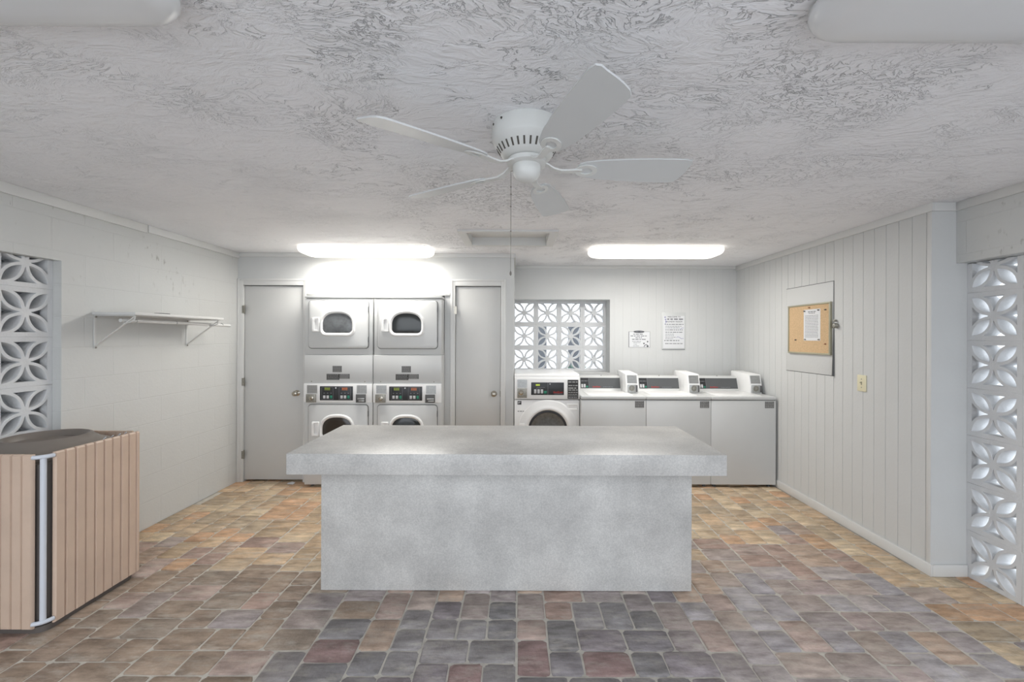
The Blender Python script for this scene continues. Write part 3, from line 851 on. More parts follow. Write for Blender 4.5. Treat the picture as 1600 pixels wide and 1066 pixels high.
# ------------------------------------------------------------------ top-load washers
def top_load(label, x0):
    W = 0.6495
    t = thing('top_load_washer', label, 'washer', (x0 + W/2, 4.274, 0), 0, 'top-load coin washers')
    w = W / 2
    bm = bmesh.new(); box(bm, -w, w, 0.004, 0.67, 0.028, 0.872)
    obj('cabinet', bm, M_APPL, t, bevel=0.004)
    bm = bmesh.new(); box(bm, -w, w, 0.0, 0.675, 0.878, 0.912)
    obj('top_deck', bm, M_APPL, t, bevel=0.008, bseg=3)
    bm = bmesh.new(); box(bm, -w + 0.004, w - 0.004, 0.012, 0.66, 0.870, 0.880)
    obj('deck_seam', bm, M_GAP, t)
    bm = bmesh.new()
    lr = rrect(0.46, 0.36, 0.03)
    loft(bm, [[(x - 0.02, 0.22 + y, z) for x, y in [(a * k, b * k) for a, b in lr]] for z, k in ((0.911, 1.0), (0.917, 0.995), (0.919, 0.975))], False, True)
    lid = obj('lid', bm, M_APPLW, t, smooth=40)
    for sx in (-1, 1):
        bm = bmesh.new(); lathe(bm, [(0.018, 0.0), (0.018, 0.01), (0.009, 0.012), (0.009, 0.035)], 12, (sx * (w - 0.05), 0.05, 0.0))
        obj('foot', bm, M_GREY, t)
    bm = bmesh.new(); box(bm, w - 0.111, w - 0.021, 0.0028, 0.004, 0.797, 0.863)
    st = obj('sticker', bm, M_STICK, t)
    bm = bmesh.new(); dashes(bm, (0, 0.0028, 0), X, Z, [(w - 0.105, w - 0.027, 0.803 + i * 0.0092, 0.004) for i in range(7)], seed=5)
    obj('sticker_print', bm, M_PRINT, st)
    # console: leaning control face behind the lid
    bm = bmesh.new()
    prof = [(0.44, 0.911), (0.452, 0.924), (0.497, 1.060), (0.512, 1.070), (0.62, 1.070), (0.64, 0.911)]
    loft(bm, [[(x, a, z) for a, z in prof] for x in (-w + 0.012, w - 0.13)], True, True)
    cn = obj('console', bm, M_APPL, t, bevel=0.004)
    v = Vector((0, 0.045, 0.136)).normalized(); o = Vector((0, 0.452, 0.924))
    L = math.hypot(0.045, 0.136)
    bm = bmesh.new()
    plate(bm, o, X, v, -w + 0.060, -w + 0.500, 0.014, L - 0.012, 0, 0.002)
    dsp = obj('display_panel', bm, M_GREY, cn)
    bm = bmesh.new(); plate(bm, o, X, v, -w + 0.060, -w + 0.150, 0.0142, L - 0.0122, 0.002, 0.0026); obj('key_field', bm, M_BLACK, cn)
    bm = bmesh.new(); plate(bm, o, X, v, -w + 0.150, -w + 0.153, 0.015, L - 0.013, 0.002, 0.0032); obj('panel_divider', bm, M_INK, cn)
    for i, km in enumerate((M_KEY, M_KEY, M_GREEN)):
        bm = bmesh.new(); plate(bm, o, X, v, -w + 0.068 + i * 0.027, -w + 0.088 + i * 0.027, 0.022, 0.060 if i < 2 else 0.04, 0.0026, 0.0045); obj('button', bm, km, cn)
    bm = bmesh.new(); dashes(bm, o + Vector((0, 0, 0)), X, v, [(-w + 0.068, -w + 0.142, 0.095, 0.006)], t=0.0032, seed=2); obj('key_caption', bm, M_INK, cn)
    text('brand_lettering', 'SpeedQueen', 0.022, o + Vector((-w + 0.19, 0, 0)) + v * 0.024, X, v, M_RED, cn, lift=0.0022, shear=0.25, xs=0.78)
    bm = bmesh.new(); dashes(bm, o, X, v, [(-w + 0.31, -w + 0.42, 0.028, 0.005)], t=0.003, seed=8); obj('small_lettering', bm, M_INK, cn)
    bm = bmesh.new(); lathe(bm, [(0.006, 0.0), (0.006, 0.006)], 10, (-w + 0.30, 0.53, 1.070)); obj('screw', bm, M_STEELD, cn)
    # coin box at the right end of the console
    bx0, bx1 = w - 0.146, w - 0.018
    bm = bmesh.new()
    prof = [(0.222, 0.911), (0.222, 1.00), (0.250, 1.108), (0.258, 1.114), (0.60, 1.128), (0.62, 1.12), (0.62, 0.911)]
    loft(bm, [[(x, a, z) for a, z in prof] for x in (bx0, bx1)], True, True)
    cb = obj('coin_box', bm, M_APPLW, t, bevel=0.003)
    bm = bmesh.new()
    v2 = Vector((0, 0.028, 0.108)).normalized(); o2 = Vector((0, 0.222, 1.00))
    plate(bm, o2, X, v2, bx0 + 0.014, bx1 - 0.012, 0.020, 0.104, 0, 0.002)
    for i in range(9): plate(bm, o2, X, v2, bx0 + 0.018 + i * 0.0112, bx0 + 0.022 + i * 0.0112, 0.024, 0.100, 0.002, 0.004)
    obj('coin_cover', bm, M_STEEL, cb)
    bm = bmesh.new(); box(bm, bx0 + 0.016, bx1 - 0.026, 0.204, 0.222, 0.924, 1.004)
    sb = obj('coin_slide_block', bm, M_STEEL, cb, bevel=0.003)
    bm = bmesh.new(); lathe(bm, [(0.030, 0.0), (0.030, -0.004), (0.024, -0.006), (0.024, -0.002), (0.014, -0.002), (0.014, -0.010), (0.005, -0.012)], 24, ((bx0 + bx1)/2 - 0.010, 0.204, 0.970), 'Y')
    obj('coin_lock', bm, M_STEELD, cb, smooth=30)
    bm = bmesh.new(); box(bm, bx1 - 0.030, bx1 - 0.012, 0.202, 0.222, 0.928, 1.000); obj('coin_return', bm, M_STICK, cb, bevel=0.002)
    return t
tl = top_load('white top-load coin washer standing against the front-load washer', 0.640)
dup(tl, 'white top-load coin washer in the middle of the three top-load washers', (1.2915 + 0.6495/2, 4.274, 0))
dup(tl, 'white top-load coin washer standing in the corner against the panelled wall', (1.943 + 0.6495/2, 4.274, 0))
bm = bmesh.new()
tube(bm, [(2.604, 4.91, 1.10), (2.606, 4.72, 1.095), (2.606, 4.62, 1.05), (2.606, 4.585, 0.99), (2.606, 4.58, 0.92), (2.606, 4.60, 0.60), (2.606, 4.80, 0.3)], 0.006, 8)
tag(obj('power_cord', bm, M_CORD, smooth=60), 'black cord running down between the corner washer and the panelled wall', 'cord')

# ------------------------------------------------------------------ ceiling lamps
def lamp(label, cx, cy, lit):
    t = thing('ceiling_light', label, 'ceiling light', (cx, cy, H), 0, 'long wraparound ceiling lights')
    L, W = 1.262, 0.352
    bm = bmesh.new()
    loft(bm, [[(x, y, z) for x, y in rrect(L - 0.05, W - 0.05, 0.08, 8)] for z in (0.0, -0.018)], True, True)
    obj('mounting_pan', bm, M_LAMPBASE, t, smooth=40)
    bm = bmesh.new()
    lv = []
    for i, z in ((0.006, -0.012), (0.0, -0.018), (0.0, -0.034), (0.008, -0.052), (0.024, -0.066), (0.05, -0.075), (0.09, -0.079)):
        lv.append([(x, y, z) for x, y in rrect(L - 2*i, W - 2*i, max(0.105 - i * 0.6, 0.02), 10)])
    loft(bm, lv, True, True)
    obj('diffuser', bm, M_LAMP_ON if lit else M_LAMP_OFF, t, smooth=50)
    if lit:
        ld = bpy.data.lights.new('fluorescent_tubes', 'AREA'); ld.shape = 'RECTANGLE'; ld.size = 1.1; ld.size_y = 0.2
        ld.energy = 17.5; ld.color = (1.0, 0.975, 0.93)
        lo = bpy.data.objects.new('fluorescent_tubes', ld); COL.objects.link(lo); lo.parent = t
        lo.matrix_basis = Matrix.Translation((0, 0, -0.082))
    return t
lamp('lit ceiling light above the two stacked dryers', -1.455, 4.125, True)
lamp('lit ceiling light above the top-load washers', 1.318, 4.125, True)
lamp('unlit ceiling light overhead at the left corner of the picture', -1.463, 0.944, False)
lamp('unlit ceiling light overhead at the right corner of the picture', 1.374, 0.994, False)

# ------------------------------------------------------------------ attic hatch
t = thing('attic_hatch', 'white framed attic hatch in the ceiling between the two lit lights', 'hatch', ((HX0 + HX1)/2, (HY0 + HY1)/2, H))
bm = bmesh.new()
fo = (HX0 - 0.056, HX1 + 0.06, HY0 - 0.052, HY1 + 0.05)
for a in ((fo[0], fo[1], fo[2], HY0), (fo[0], fo[1], HY1, fo[3]), (fo[0], HX0, HY0, HY1), (HX1, fo[1], HY0, HY1)):
    box(bm, *a, H - 0.015, H)
obj('hatch_frame', bm, M_TRIM, t, True)
bm = bmesh.new(); box(bm, HX0 + 0.0, HX1 - 0.0, HY0, HY1, H + 0.058, H + 0.072); obj('hatch_panel', bm, M_TRIM, t, True)
bm = bmesh.new()
for a in ((HX0 + 0.0005, HX0 + 0.008, HY0, HY1), (HX1 - 0.008, HX1 - 0.0005, HY0, HY1), (HX0, HX1, HY0 + 0.0005, HY0 + 0.008), (HX0, HX1, HY1 - 0.008, HY1 - 0.0005)):
    box(bm, *a, H - 0.013, H + 0.058)
obj('hatch_lining', bm, M_TRIM, t, True)

# ------------------------------------------------------------------ ceiling fan
def fan():
    t = thing('ceiling_fan', 'white five-blade ceiling fan with a bead pull chain, mid ceiling', 'fan', (0.034, 1.74, H))
    bm = bmesh.new()
    lathe(bm, [(0.139, 0.0), (0.141, -0.004), (0.141, -0.062), (0.137, -0.072), (0.128, -0.084), (0.104, -0.122), (0.088, -0.132), (0.074, -0.136)], 64, cap1=True)
    mh = obj('motor_housing', bm, M_FAN, t, smooth=35)
    bm = bmesh.new()
    for i in range(30):
        a = 2 * PI * i / 30
        d = Vector((math.cos(a), math.sin(a), 0)); s = Vector((-math.sin(a), math.cos(a), 0))
        dn = Vector((-0.024 * d.x, -0.024 * d.y, -0.038)).normalized()
        plate(bm, d * 0.1235 + Vector((0, 0, -0.0915)), s, dn * -1, -0.0035, 0.0035, -0.032, -0.002, -0.001, 0.0012)
    obj('vent_slots', bm, M_VENT, mh)
    for a in (200, 225):
        bm = bmesh.new(); r = math.radians(a); lathe(bm, [(0.005, 0.0), (0.004, 0.004)], 10, (0, 0, 0), 'Y')
        bmesh.ops.rotate(bm, verts=bm.verts, cent=(0, 0, 0), matrix=Matrix.Rotation(r - PI/2, 3, 'Z'))
        bmesh.ops.translate(bm, verts=bm.verts, vec=(math.cos(r) * 0.140, math.sin(r) * 0.140, -0.016))
        obj('screw', bm, M_VENT, mh)
    bm = bmesh.new(); lathe(bm, [(0.05, -0.13), (0.078, -0.138), (0.080, -0.156), (0.066, -0.162), (0.05, -0.162)], 48); obj('flywheel', bm, M_FAN, t, smooth=35)
    bm = bmesh.new(); lathe(bm, [(0.046, -0.158), (0.057, -0.162), (0.058, -0.178), (0.055, -0.196), (0.045, -0.212), (0.028, -0.222), (0.006, -0.225)], 48); obj('switch_cap', bm, M_FAN, t, smooth=35)
    # bead chain with small end weight
    bm = bmesh.new()
    cxp, cyp = -0.064, -0.008
    tube(bm, [(-0.050, -0.006, -0.184), (cxp, cyp, -0.186), (cxp, cyp, -0.2), (cxp, cyp, -0.596)], 0.0011, 6)
    for z in (-0.25, -0.28, -0.33, -0.43): lathe(bm, [(0.0008, 0.004), (0.0024, 0.002), (0.0024, -0.002), (0.0008, -0.004)], 8, (cxp, cyp, z))
    lathe(bm, [(0.001, 0.012), (0.0042, 0.004), (0.0042, -0.004), (0.001, -0.009)], 10, (cxp, cyp, -0.602))
    obj('pull_chain', bm, M_CHAIN, t, smooth=40)
    # blades: one mesh, five copies
    zb, pitch = -0.172, math.radians(-15)
    def outline():
        top = [(0.205, 0.0), (0.207, 0.020), (0.215, 0.036), (0.235, 0.046), (0.30, 0.059), (0.40, 0.068), (0.50, 0.073), (0.59, 0.074), (0.622, 0.071), (0.638, 0.056), (0.648, 0.030), (0.655, 0.0)]
        low = [(0.659, -0.030), (0.664, -0.052), (0.657, -0.067), (0.632, -0.074)]
        return top + low + [(x, -y) for x, y in reversed(top[1:-4])]
    R = Matrix.Rotation(pitch, 3, 'X')
    def tw(x, y, z): 
        v = R @ Vector((0, y, z)); return (x, v.y, v.z + zb)
    bm = bmesh.new(); ol = outline()
    loft(bm, [[tw(x, y, z) for x, y in ol] for z in (-0.003, 0.003)], True, True)
    b0 = obj('blade', bm, M_BLADE, t)
    bm = bmesh.new()
    path = [(0.062, 0, -0.150), (0.085, 0, -0.156), (0.11, 0, -0.171), (0.14, 0.0, -0.180), (0.17, 0, -0.180), (0.20, 0.0, -0.178), (0.225, 0, -0.177)]
    ws = [0.016, 0.014, 0.012, 0.012, 0.014, 0.016, 0.012]
    for p, q, w0, w1 in zip(path[:-1], path[1:], ws[:-1], ws[1:]):
        loft(bm, [[(p[0], -w0, p[2] - 0.004), (p[0], w0, p[2] - 0.004), (p[0], w0, p[2] + 0.003), (p[0], -w0, p[2] + 0.003)],
                  [(q[0], -w1, q[2] - 0.004), (q[0], w1, q[2] - 0.004), (q[0], w1, q[2] + 0.003), (q[0], -w1, q[2] + 0.003)]], True, True)
    lo = []
    for k, sc in ((0, 1.0), (1, 0.55)):
        lo.append([(0.243 + sc * 0.046 * math.cos(2*PI*i/28), sc * 0.036 * math.sin(2*PI*i/28)) for i in range(28)])
    loft(bm, [[tw(x, y, -0.0035) for x, y in lo[0]], [tw(x, y, -0.0085) for x, y in lo[0]], [tw(x, y, -0.0085) for x, y in lo[1]], [tw(x, y, -0.0035) for x, y in lo[1]], [tw(x, y, -0.0035) for x, y in lo[0]]])
    i0 = obj('blade_iron', bm, M_FAN, b0, smooth=35)
    b0.matrix_basis = Matrix.Rotation(math.radians(2), 4, 'Z')
    for k in range(1, 5):
        b = b0.copy(); COL.objects.link(b); b.parent = t
        b.matrix_basis = Matrix.Rotation(math.radians(2 + 72 * k), 4, 'Z')
        ii = i0.copy(); COL.objects.link(ii); ii.parent = b
fan()

# ------------------------------------------------------------------ air conditioner
def aircon():
    ax0, ax1, ay0, ay1 = -2.925, -2.362, 2.124, 2.688
    zt = 0.903
    t = thing('air_conditioner', 'tan slatted outdoor air conditioner unit standing on the pavers by the left block wall', 'air conditioner', ((ax0 + ax1)/2, (ay0 + ay1)/2, 0))
    r = 0.07
    cx, cy = (ax0 + ax1)/2, (ay0 + ay1)/2
    W, D = ax1 - ax0, ay1 - ay0
    def ring(ins, z): return [(cx + x, cy + y, z) for x, y in rrect(W - 2*ins, D - 2*ins, max(r - ins, 0.012), 6)]
    bm = bmesh.new(); loft(bm, [ring(0.02, 0.0), ring(0.02, 0.03)], True, True); obj('base_pan', bm, M_DARKMETAL, t, True, smooth=40)
    bm = bmesh.new(); loft(bm, [ring(0.03, 0.03), ring(0.03, 0.845)], True, True); obj('coil_body', bm, M_DARKMETAL, t, True, smooth=40)
    # top cover: sloping pan with a raised ring round the fan motor
    bm = bmesh.new()
    lathe(bm, [(0.272, 0.846), (0.272, 0.872), (0.262, 0.884), (0.225, 0.900), (0.200, 0.918), (0.186, 0.934), (0.174, 0.938), (0.160, 0.930), (0.148, 0.906), (0.06, 0.897), (0.01, 0.897)], 56, (cx - 0.005, cy - 0.005, 0))
    obj('fan_cover', bm, M_FANCOVER, t, True, smooth=35)
    # wire hooks inside the top edge
    for y in (2.47, 2.515, 2.56, 2.60):
        bm = bmesh.new(); tube(bm, [(ax1 - 0.03, y, 0.846), (ax1 - 0.034, y, 0.90), (ax1 - 0.02, y, 0.912)], 0.0028, 6); obj('wire_hook', bm, M_PIPE, t, True)
    # white rails and the bare corner post
    for z in (0.055, 0.888):
        bm = bmesh.new()
        arc = [(ax1 - r + (r - q) * math.cos(math.radians(a)), ay0 + r + (r - q) * math.sin(math.radians(a))) for q in (0.006,) for a in range(-80, -9, 7)]
        tube(bm, [(x, y, z) for x, y in arc], 0.0105, 10)
        obj('corner_rail', bm, M_PIPE, t, True, smooth=40)
    px, py = ax1 - r + (r - 0.012) * math.cos(math.radians(-45)), ay0 + r + (r - 0.012) * math.sin(math.radians(-45))
    bm = bmesh.new(); tube(bm, [(px, py, 0.06), (px, py, 0.885)], 0.0125, 16); obj('corner_post', bm, M_PIPE, t, True, smooth=40)
    def slat(p, q, depth=0.018):
        """slat between two points of the plan outline, thickness outwards"""
        p, q = Vector(p), Vector(q); u = (q - p).normalized(); n = Vector((u.y, -u.x))
        L = (q - p).length
        sec = [(0.0, 0), (0.0, depth * 0.55), (0.004, depth), (L - 0.004, depth), (L, depth * 0.55), (L, 0)]
        rd = random.uniform(-0.0015, 0.0015)
        bm = bmesh.new()
        lv = []
        for z, dd in ((0.028, 0), (0.034, 1), (zt - 0.008, 1), (zt, 0.6)):
            lv.append([((p + u * a + n * (b * (1 if dd == 1 else 0.5 if z < 0.5 else 0.7) + rd - 0.006)).x, (p + u * a + n * (b * (1 if dd == 1 else 0.5 if z < 0.5 else 0.7) + rd - 0.006)).y, z) for a, b in sec])
        loft(bm, lv, True, True)
        obj('slat', bm, M_TAN, t, True, smooth=30)
    # right face, front face (facing the camera), back and wall side
    ys = [2.186 + i * 0.0518 for i in range(11)]
    off = 0.012
    for a in ys[:10]:
        if a + 0.047 < ay1 - 0.004: slat((ax1 - off, a), (ax1 - off, a + 0.0472))
    n = 10
    for i in range(n):
        b = ax1 - r + 0.012 - i * 0.0525
        if b - 0.048 > ax0 + 0.02: slat((b - 0.0485, ay0 + off), (b, ay0 + off))
    for i in range(9):
        b = ax1 - 0.05 - i * 0.0525
        if b - 0.048 > ax0 + 0.02: slat((b, ay1 - off), (b - 0.048, ay1 - off))
    # rounded slat at the rear right corner
    c = (ax1 - 0.03, ay1 - 0.03)
    slat((ax1 - off, ay1 - 0.038), (ax1 - off - 0.004, ay1 - 0.016))
aircon()

# ------------------------------------------------------------------ wall shelf
def shelf():
    zt = 1.660
    t = thing('wall_shelf', 'white wall shelf with two wire brackets and a hanging rod on the left wall', 'shelf', (XL, 3.32, 1.65))
    bm = bmesh.new(); box(bm, XL + 0.002, -2.589, 2.886, 3.758, zt - 0.019, zt); obj('board', bm, M_TRIM, t, True, bevel=0.002)
    for y in (2.906, 3.713):
        bm = bmesh.new()
        b = 0.0045
        def bar(p, q):
            p, q = Vector(p), Vector(q); d = (q - p).normalized(); s = Vector((0, 1, 0)); n = d.cross(s)
            plate(bm, p, d, s, 0, (q - p).length, -0.007, 0.007, -0.0025, 0.0025)
        bar((XL + 0.004, y, 1.412), (XL + 0.004, y, zt - 0.02))
        bar((XL + 0.004, y, zt - 0.0225), (-2.605, y, zt - 0.0225))
        bar((XL + 0.004, y, 1.424), (-2.60, y, zt - 0.0235))
        br = obj('bracket', bm, M_TRIM, t, True)
        for z in (1.418, 1.628):
            bm = bmesh.new(); lathe(bm, [(0.007, 0.0), (0.005, 0.004)], 10, (XL + 0.008, y + 0.004, z), 'X'); obj('screw', bm, M_STEELD, br, False).matrix_basis = Matrix.Translation(-t.matrix_basis.translation)
        bm = bmesh.new()
        tube(bm, [(-2.604, y, zt - 0.024), (-2.612, y, 1.605), (-2.64, y, 1.592), (-2.664, y, 1.588), (-2.678, y, 1.586), (-2.692, y, 1.592), (-2.696, y, 1.602)], 0.0038, 8)
        obj('rod_hook', bm, M_TRIM, br, False, smooth=50).matrix_basis = Matrix.Translation(-t.matrix_basis.translation)
    bm = bmesh.new(); tube(bm, [(-2.678, 2.875, 1.604), (-2.678, 3.4, 1.602), (-2.678, 3.965, 1.597)], 0.0125, 14); rod = obj('hanging_rod', bm, M_TRIM, t, True, smooth=50)
    bm = bmesh.new()
    for y in (2.99, 3.34, 3.86): lathe(bm, [(0.0136, -0.004), (0.0136, 0.004)], 14, (-2.678, y, 1.6025), 'Y')
    obj('rod_clip', bm, M_STEEL, rod, False).matrix_basis = Matrix.Translation(-t.matrix_basis.translation)
    bm = bmesh.new()
    sec = lambda y, k: [(-2.755 - 0.016*k, y, 1.6605), (-2.755 + 0.016*k, y, 1.6605), (-2.755 + 0.013*k, y, 1.6605 + 0.015*k), (-2.755 - 0.013*k, y, 1.6605 + 0.015*k)]
    loft(bm, [sec(3.225, 0.45), sec(3.25, 0.9), sec(3.30, 1.0), sec(3.36, 1.0), sec(3.372, 0.7)], True, True)
    tag(obj('black_case', bm, M_GAP, smooth=40), 'small slim dark object lying on top of the white wall shelf', 'object')
shelf()

# ------------------------------------------------------------------ right wall things
PX = XR - 0.0
t = thing('access_panel', 'white hinged access panel in the right wall behind the corkboard', 'access panel', (PX, 3.84, 1.187))
bm = bmesh.new(); box(bm, PX - 0.0045, PX - 0.0008, 3.535, 4.150, 1.191, 1.973)
obj('panel', bm, M_WALL, t, True, bevel=0.001)
bm = bmesh.new()
for a in ((3.528, 3.535, 1.186, 1.977), (4.150, 4.155, 1.186, 1.977), (3.528, 4.155, 1.973, 1.978), (3.528, 4.155, 1.186, 1.191)):
    box(bm, PX - 0.0012, PX - 0.0004, *a)
obj('panel_seam', bm, M_GAP, t, True)
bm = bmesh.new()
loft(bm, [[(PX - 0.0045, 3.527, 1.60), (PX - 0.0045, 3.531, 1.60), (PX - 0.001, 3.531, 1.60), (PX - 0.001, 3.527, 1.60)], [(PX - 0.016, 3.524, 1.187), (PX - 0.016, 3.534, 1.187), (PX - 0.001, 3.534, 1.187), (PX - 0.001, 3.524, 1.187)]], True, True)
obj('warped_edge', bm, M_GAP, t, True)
bm = bmesh.new()
box(bm, PX - 0.006, PX - 0.004, 3.50, 3.57, 1.585, 1.625)
lathe(bm, [(0.020, -0.004), (0.021, -0.02), (0.016, -0.032), (0.004, -0.036)], 16, (PX, 3.495, 1.605), 'X')
lathe(bm, [(0.009, -0.004), (0.009, -0.024), (0.003, -0.027)], 12, (PX, 3.50, 1.645), 'X')
obj('latch', bm, M_STEELD, t, True, smooth=35)

t = thing('corkboard', 'corkboard in a narrow metal frame hung on the access panel', 'corkboard', (PX - 0.005, 3.82, 1.36))
cy0, cy1, cz0, cz1 = 3.545, 4.098, 1.359, 1.806
bm = bmesh.new(); box(bm, PX - 0.018, PX - 0.0052, cy0 + 0.006, cy1 - 0.006, cz0 + 0.006, cz1 - 0.006); obj('cork_sheet', bm, M_CORK, t, True)
bm = bmesh.new(); f = 0.014
for a in ((cy0, cy1, cz0, cz0 + f), (cy0, cy1, cz1 - f, cz1), (cy0, cy0 + f, cz0 + f, cz1 - f), (cy1 - f, cy1, cz0 + f, cz1 - f)): box(bm, PX - 0.025, PX - 0.005, *a)
obj('frame', bm, M_ALU, t, True, bevel=0.002)
NU, NV = (0, -1, 0), (0, 0, 1)        # across and up on the right wall, seen from inside
t = thing('pinned_notice', 'white printed sheet pinned to the corkboard', 'notice', (PX - 0.019, 3.77, 1.479))
bm = bmesh.new(); plate(bm, (PX - 0.0186, 0, 0), NU, NV, -3.877, -3.664, 1.479, 1.756, 0, 0.0006); obj('sheet', bm, M_PAPER, t, True)
bm = bmesh.new()
dashes(bm, (PX - 0.0192, 0, 0), NU, NV, [(-3.82, -3.72, 1.735, 0.008), (-3.81, -3.73, 1.722, 0.007)] + [(-3.858, -3.690, 1.700 - i * 0.0135, 0.0045) for i in range(15)], seed=12)
obj('print', bm, M_INK, t, True)
pins = [(3.862, 1.744, M_PIN, 'dark pin at the top inner corner of the pinned white sheet'),
        (3.682, 1.744, M_PIN, 'dark pin at the top corner of the pinned sheet nearest the latch'),
        (3.852, 1.489, M_STEELD, 'steel pin at the bottom inner corner of the pinned white sheet'),
        (3.678, 1.489, M_STEELD, 'steel pin at the bottom corner of the pinned sheet nearest the latch'),
        (3.600, 1.742, M_PIN, 'loose pin in the cork between the sheet and the frame, near the top'),
        (3.800, 1.772, M_PINB, 'brown pin in the cork just above the pinned sheet'),
        (3.985, 1.484, M_PIN, 'loose dark pin low in the cork on the washer side of the sheet'),
        (3.600, 1.452, M_PINB, 'loose brown pin low in the cork near the latch')]
for y, z, m, lb in pins:
    bm = bmesh.new()
    on = 0.0192 if (3.66 < y < 3.88 and z < 1.757) else 0.018
    lathe(bm, [(0.0062, -on), (0.0062, -on - 0.003), (0.0035, -on - 0.006), (0.006, -on - 0.012), (0.002, -on - 0.0135)], 12, (PX, y, z), 'X')
    tag(obj('push_pin', bm, m, smooth=35), lb, 'pin', 'pins in the corkboard')
t = thing('light_switch', 'ivory toggle light switch on the right panelled wall', 'light switch', (PX, 3.238, 1.16))
bm = bmesh.new(); box(bm, PX - 0.008, PX, 3.197, 3.279, 1.098, 1.222); obj('cover_plate', bm, M_IVORY, t, True, bevel=0.003)
bm = bmesh.new(); box(bm, PX - 0.0085, PX - 0.007, 3.232, 3.244, 1.146, 1.172); box(bm, PX - 0.018, PX - 0.007, 3.234, 3.242, 1.160, 1.170); obj('toggle', bm, M_ALU, t, True)
for z in (1.129, 1.191):
    bm = bmesh.new(); lathe(bm, [(0.0045, -0.008), (0.0035, -0.0095)], 10, (PX, 3.238, z), 'X'); obj('screw', bm, M_STEELD, t, True)

# ------------------------------------------------------------------ notices on the back wall
t = thing('notice_sign', 'small landscape white notice with a dark oval heading on the back wall', 'sign', (1.456, YA, 1.383))
bm = bmesh.new(); box(bm, 1.328, 1.586, YA - 0.003, YA - 0.0003, 1.383, 1.572); obj('sheet', bm, M_PAPER, t, True)
bm = bmesh.new()
F = YA - 0.003
for a in ((1.328, 1.582, 1.569, 1.572), (1.583, 1.586, 1.383, 1.572), (1.328, 1.336, 1.383, 1.569), (1.336, 1.583, 1.383, 1.386)): box(bm, a[0], a[1], F - 0.0006, F, a[2], a[3])
obj('border', bm, M_INK, t, True)
bm = bmesh.new()
def oval(cx, cz, a, b, y0, y1, mi=0): loft(bm, [[(cx + a*math.cos(2*PI*i/28), y, cz + b*math.sin(2*PI*i/28)) for i in range(28)] for y in (y0, y1)], True, True, mi)
oval(1.452, 1.570, 0.066, 0.014, F - 0.0014, F)
obj('oval_heading', bm, M_INKD, t, True)
bm = bmesh.new(); dashes(bm, (0, F - 0.0014, 0), X, Z, [(1.412, 1.494, 1.570, 0.009)], seed=6); obj('heading_print', bm, M_INK, t, True)
bm = bmesh.new()
dashes(bm, (0, F, 0), X, Z, [(1.385, 1.515, 1.541, 0.010), (1.352, 1.545, 1.520, 0.010), (1.410, 1.492, 1.499, 0.009), (1.370, 1.535, 1.479, 0.011), (1.372, 1.476, 1.455, 0.006), (1.385, 1.470, 1.440, 0.005), (1.39, 1.43, 1.420, 0.005), (1.385, 1.46, 1.400, 0.005)], seed=21)
obj('print', bm, M_INK, t, True)
bm = bmesh.new()
oval(1.556, 1.452, 0.008, 0.009, F - 0.0008, F); oval(1.512, 1.430, 0.009, 0.009, F - 0.0008, F); oval(1.556, 1.398, 0.011, 0.012, F - 0.0008, F)
tube(bm, [(1.512, F, 1.392), (1.524, F, 1.410), (1.536, F, 1.418), (1.552, F, 1.412)], 0.004, 6)
obj('small_picture', bm, M_INKD, t, True)

t = thing('welcome_sign', 'tall white welcome notice in a clear sleeve on the back wall', 'sign', (1.866, YA, 1.356))
bm = bmesh.new(); box(bm, 1.722, 2.011, YA - 0.004, YA - 0.0003, 1.356, 1.802); obj('sleeve', bm, M_PAPER2, t, True, bevel=0.001)
bm = bmesh.new(); box(bm, 1.742, 1.996, YA - 0.0046, YA - 0.004, 1.376, 1.762); obj('sheet', bm, M_PAPER, t, True)
bm = bmesh.new(); box(bm, 1.730, 2.003, YA - 0.007, YA - 0.004, 1.356, 1.364); obj('sleeve_edge', bm, M_INK, t, True)
F = YA - 0.0046
text('heading', 'WELCOME TO', 0.024, Vector((1.872, F, 1.742)) - Vector(t.matrix_basis.translation), X, Z, M_INKD, t, align='CENTER')
text('heading', 'LAUNDRY ROOM', 0.025, Vector((1.872, F, 1.684)) - Vector(t.matrix_basis.translation), X, Z, M_INKD, t, align='CENTER')
bm = bmesh.new(); dashes(bm, (0, F, 0), X, Z, [(1.790, 1.978, 1.722, 0.016)], seed=31); obj('heading_print', bm, M_INK, t, True)
bm = bmesh.new()
dashes(bm, (0, F, 0), X, Z, [(1.760, 1.985, 1.660, 0.009), (1.768, 1.96, 1.637, 0.006), (1.768, 1.94, 1.618, 0.006), (1.768, 1.985, 1.594, 0.009), (1.768, 1.985, 1.566, 0.009), (1.768, 1.87, 1.544, 0.006), (1.768, 1.87, 1.525, 0.006),
     (1.768, 1.90, 1.506, 0.006), (1.768, 1.86, 1.488, 0.006), (1.755, 1.955, 1.466, 0.011), (1.765, 1.975, 1.430, 0.009)], seed=32)
obj('print', bm, M_INK, t, True)
bm = bmesh.new()
for q in range(3):
    oval(1.764 + 0.006 * q, 1.745 - 0.026 * q, 0.010, 0.008, F - 0.0006, F)
tube(bm, [(1.762, F, 1.66), (1.775, F, 1.69), (1.77, F, 1.71)], 0.003, 6)
tube(bm, [(1.94, F, 1.594), (1.96, F, 1.614), (1.985, F, 1.618)], 0.003, 6)
tube(bm, [(1.90, F, 1.50), (1.915, F, 1.512), (1.935, F, 1.505), (1.96, F, 1.49), (1.985, F, 1.492)], 0.003, 6)
obj('blue_sketch', bm, M_INKB, t, True)

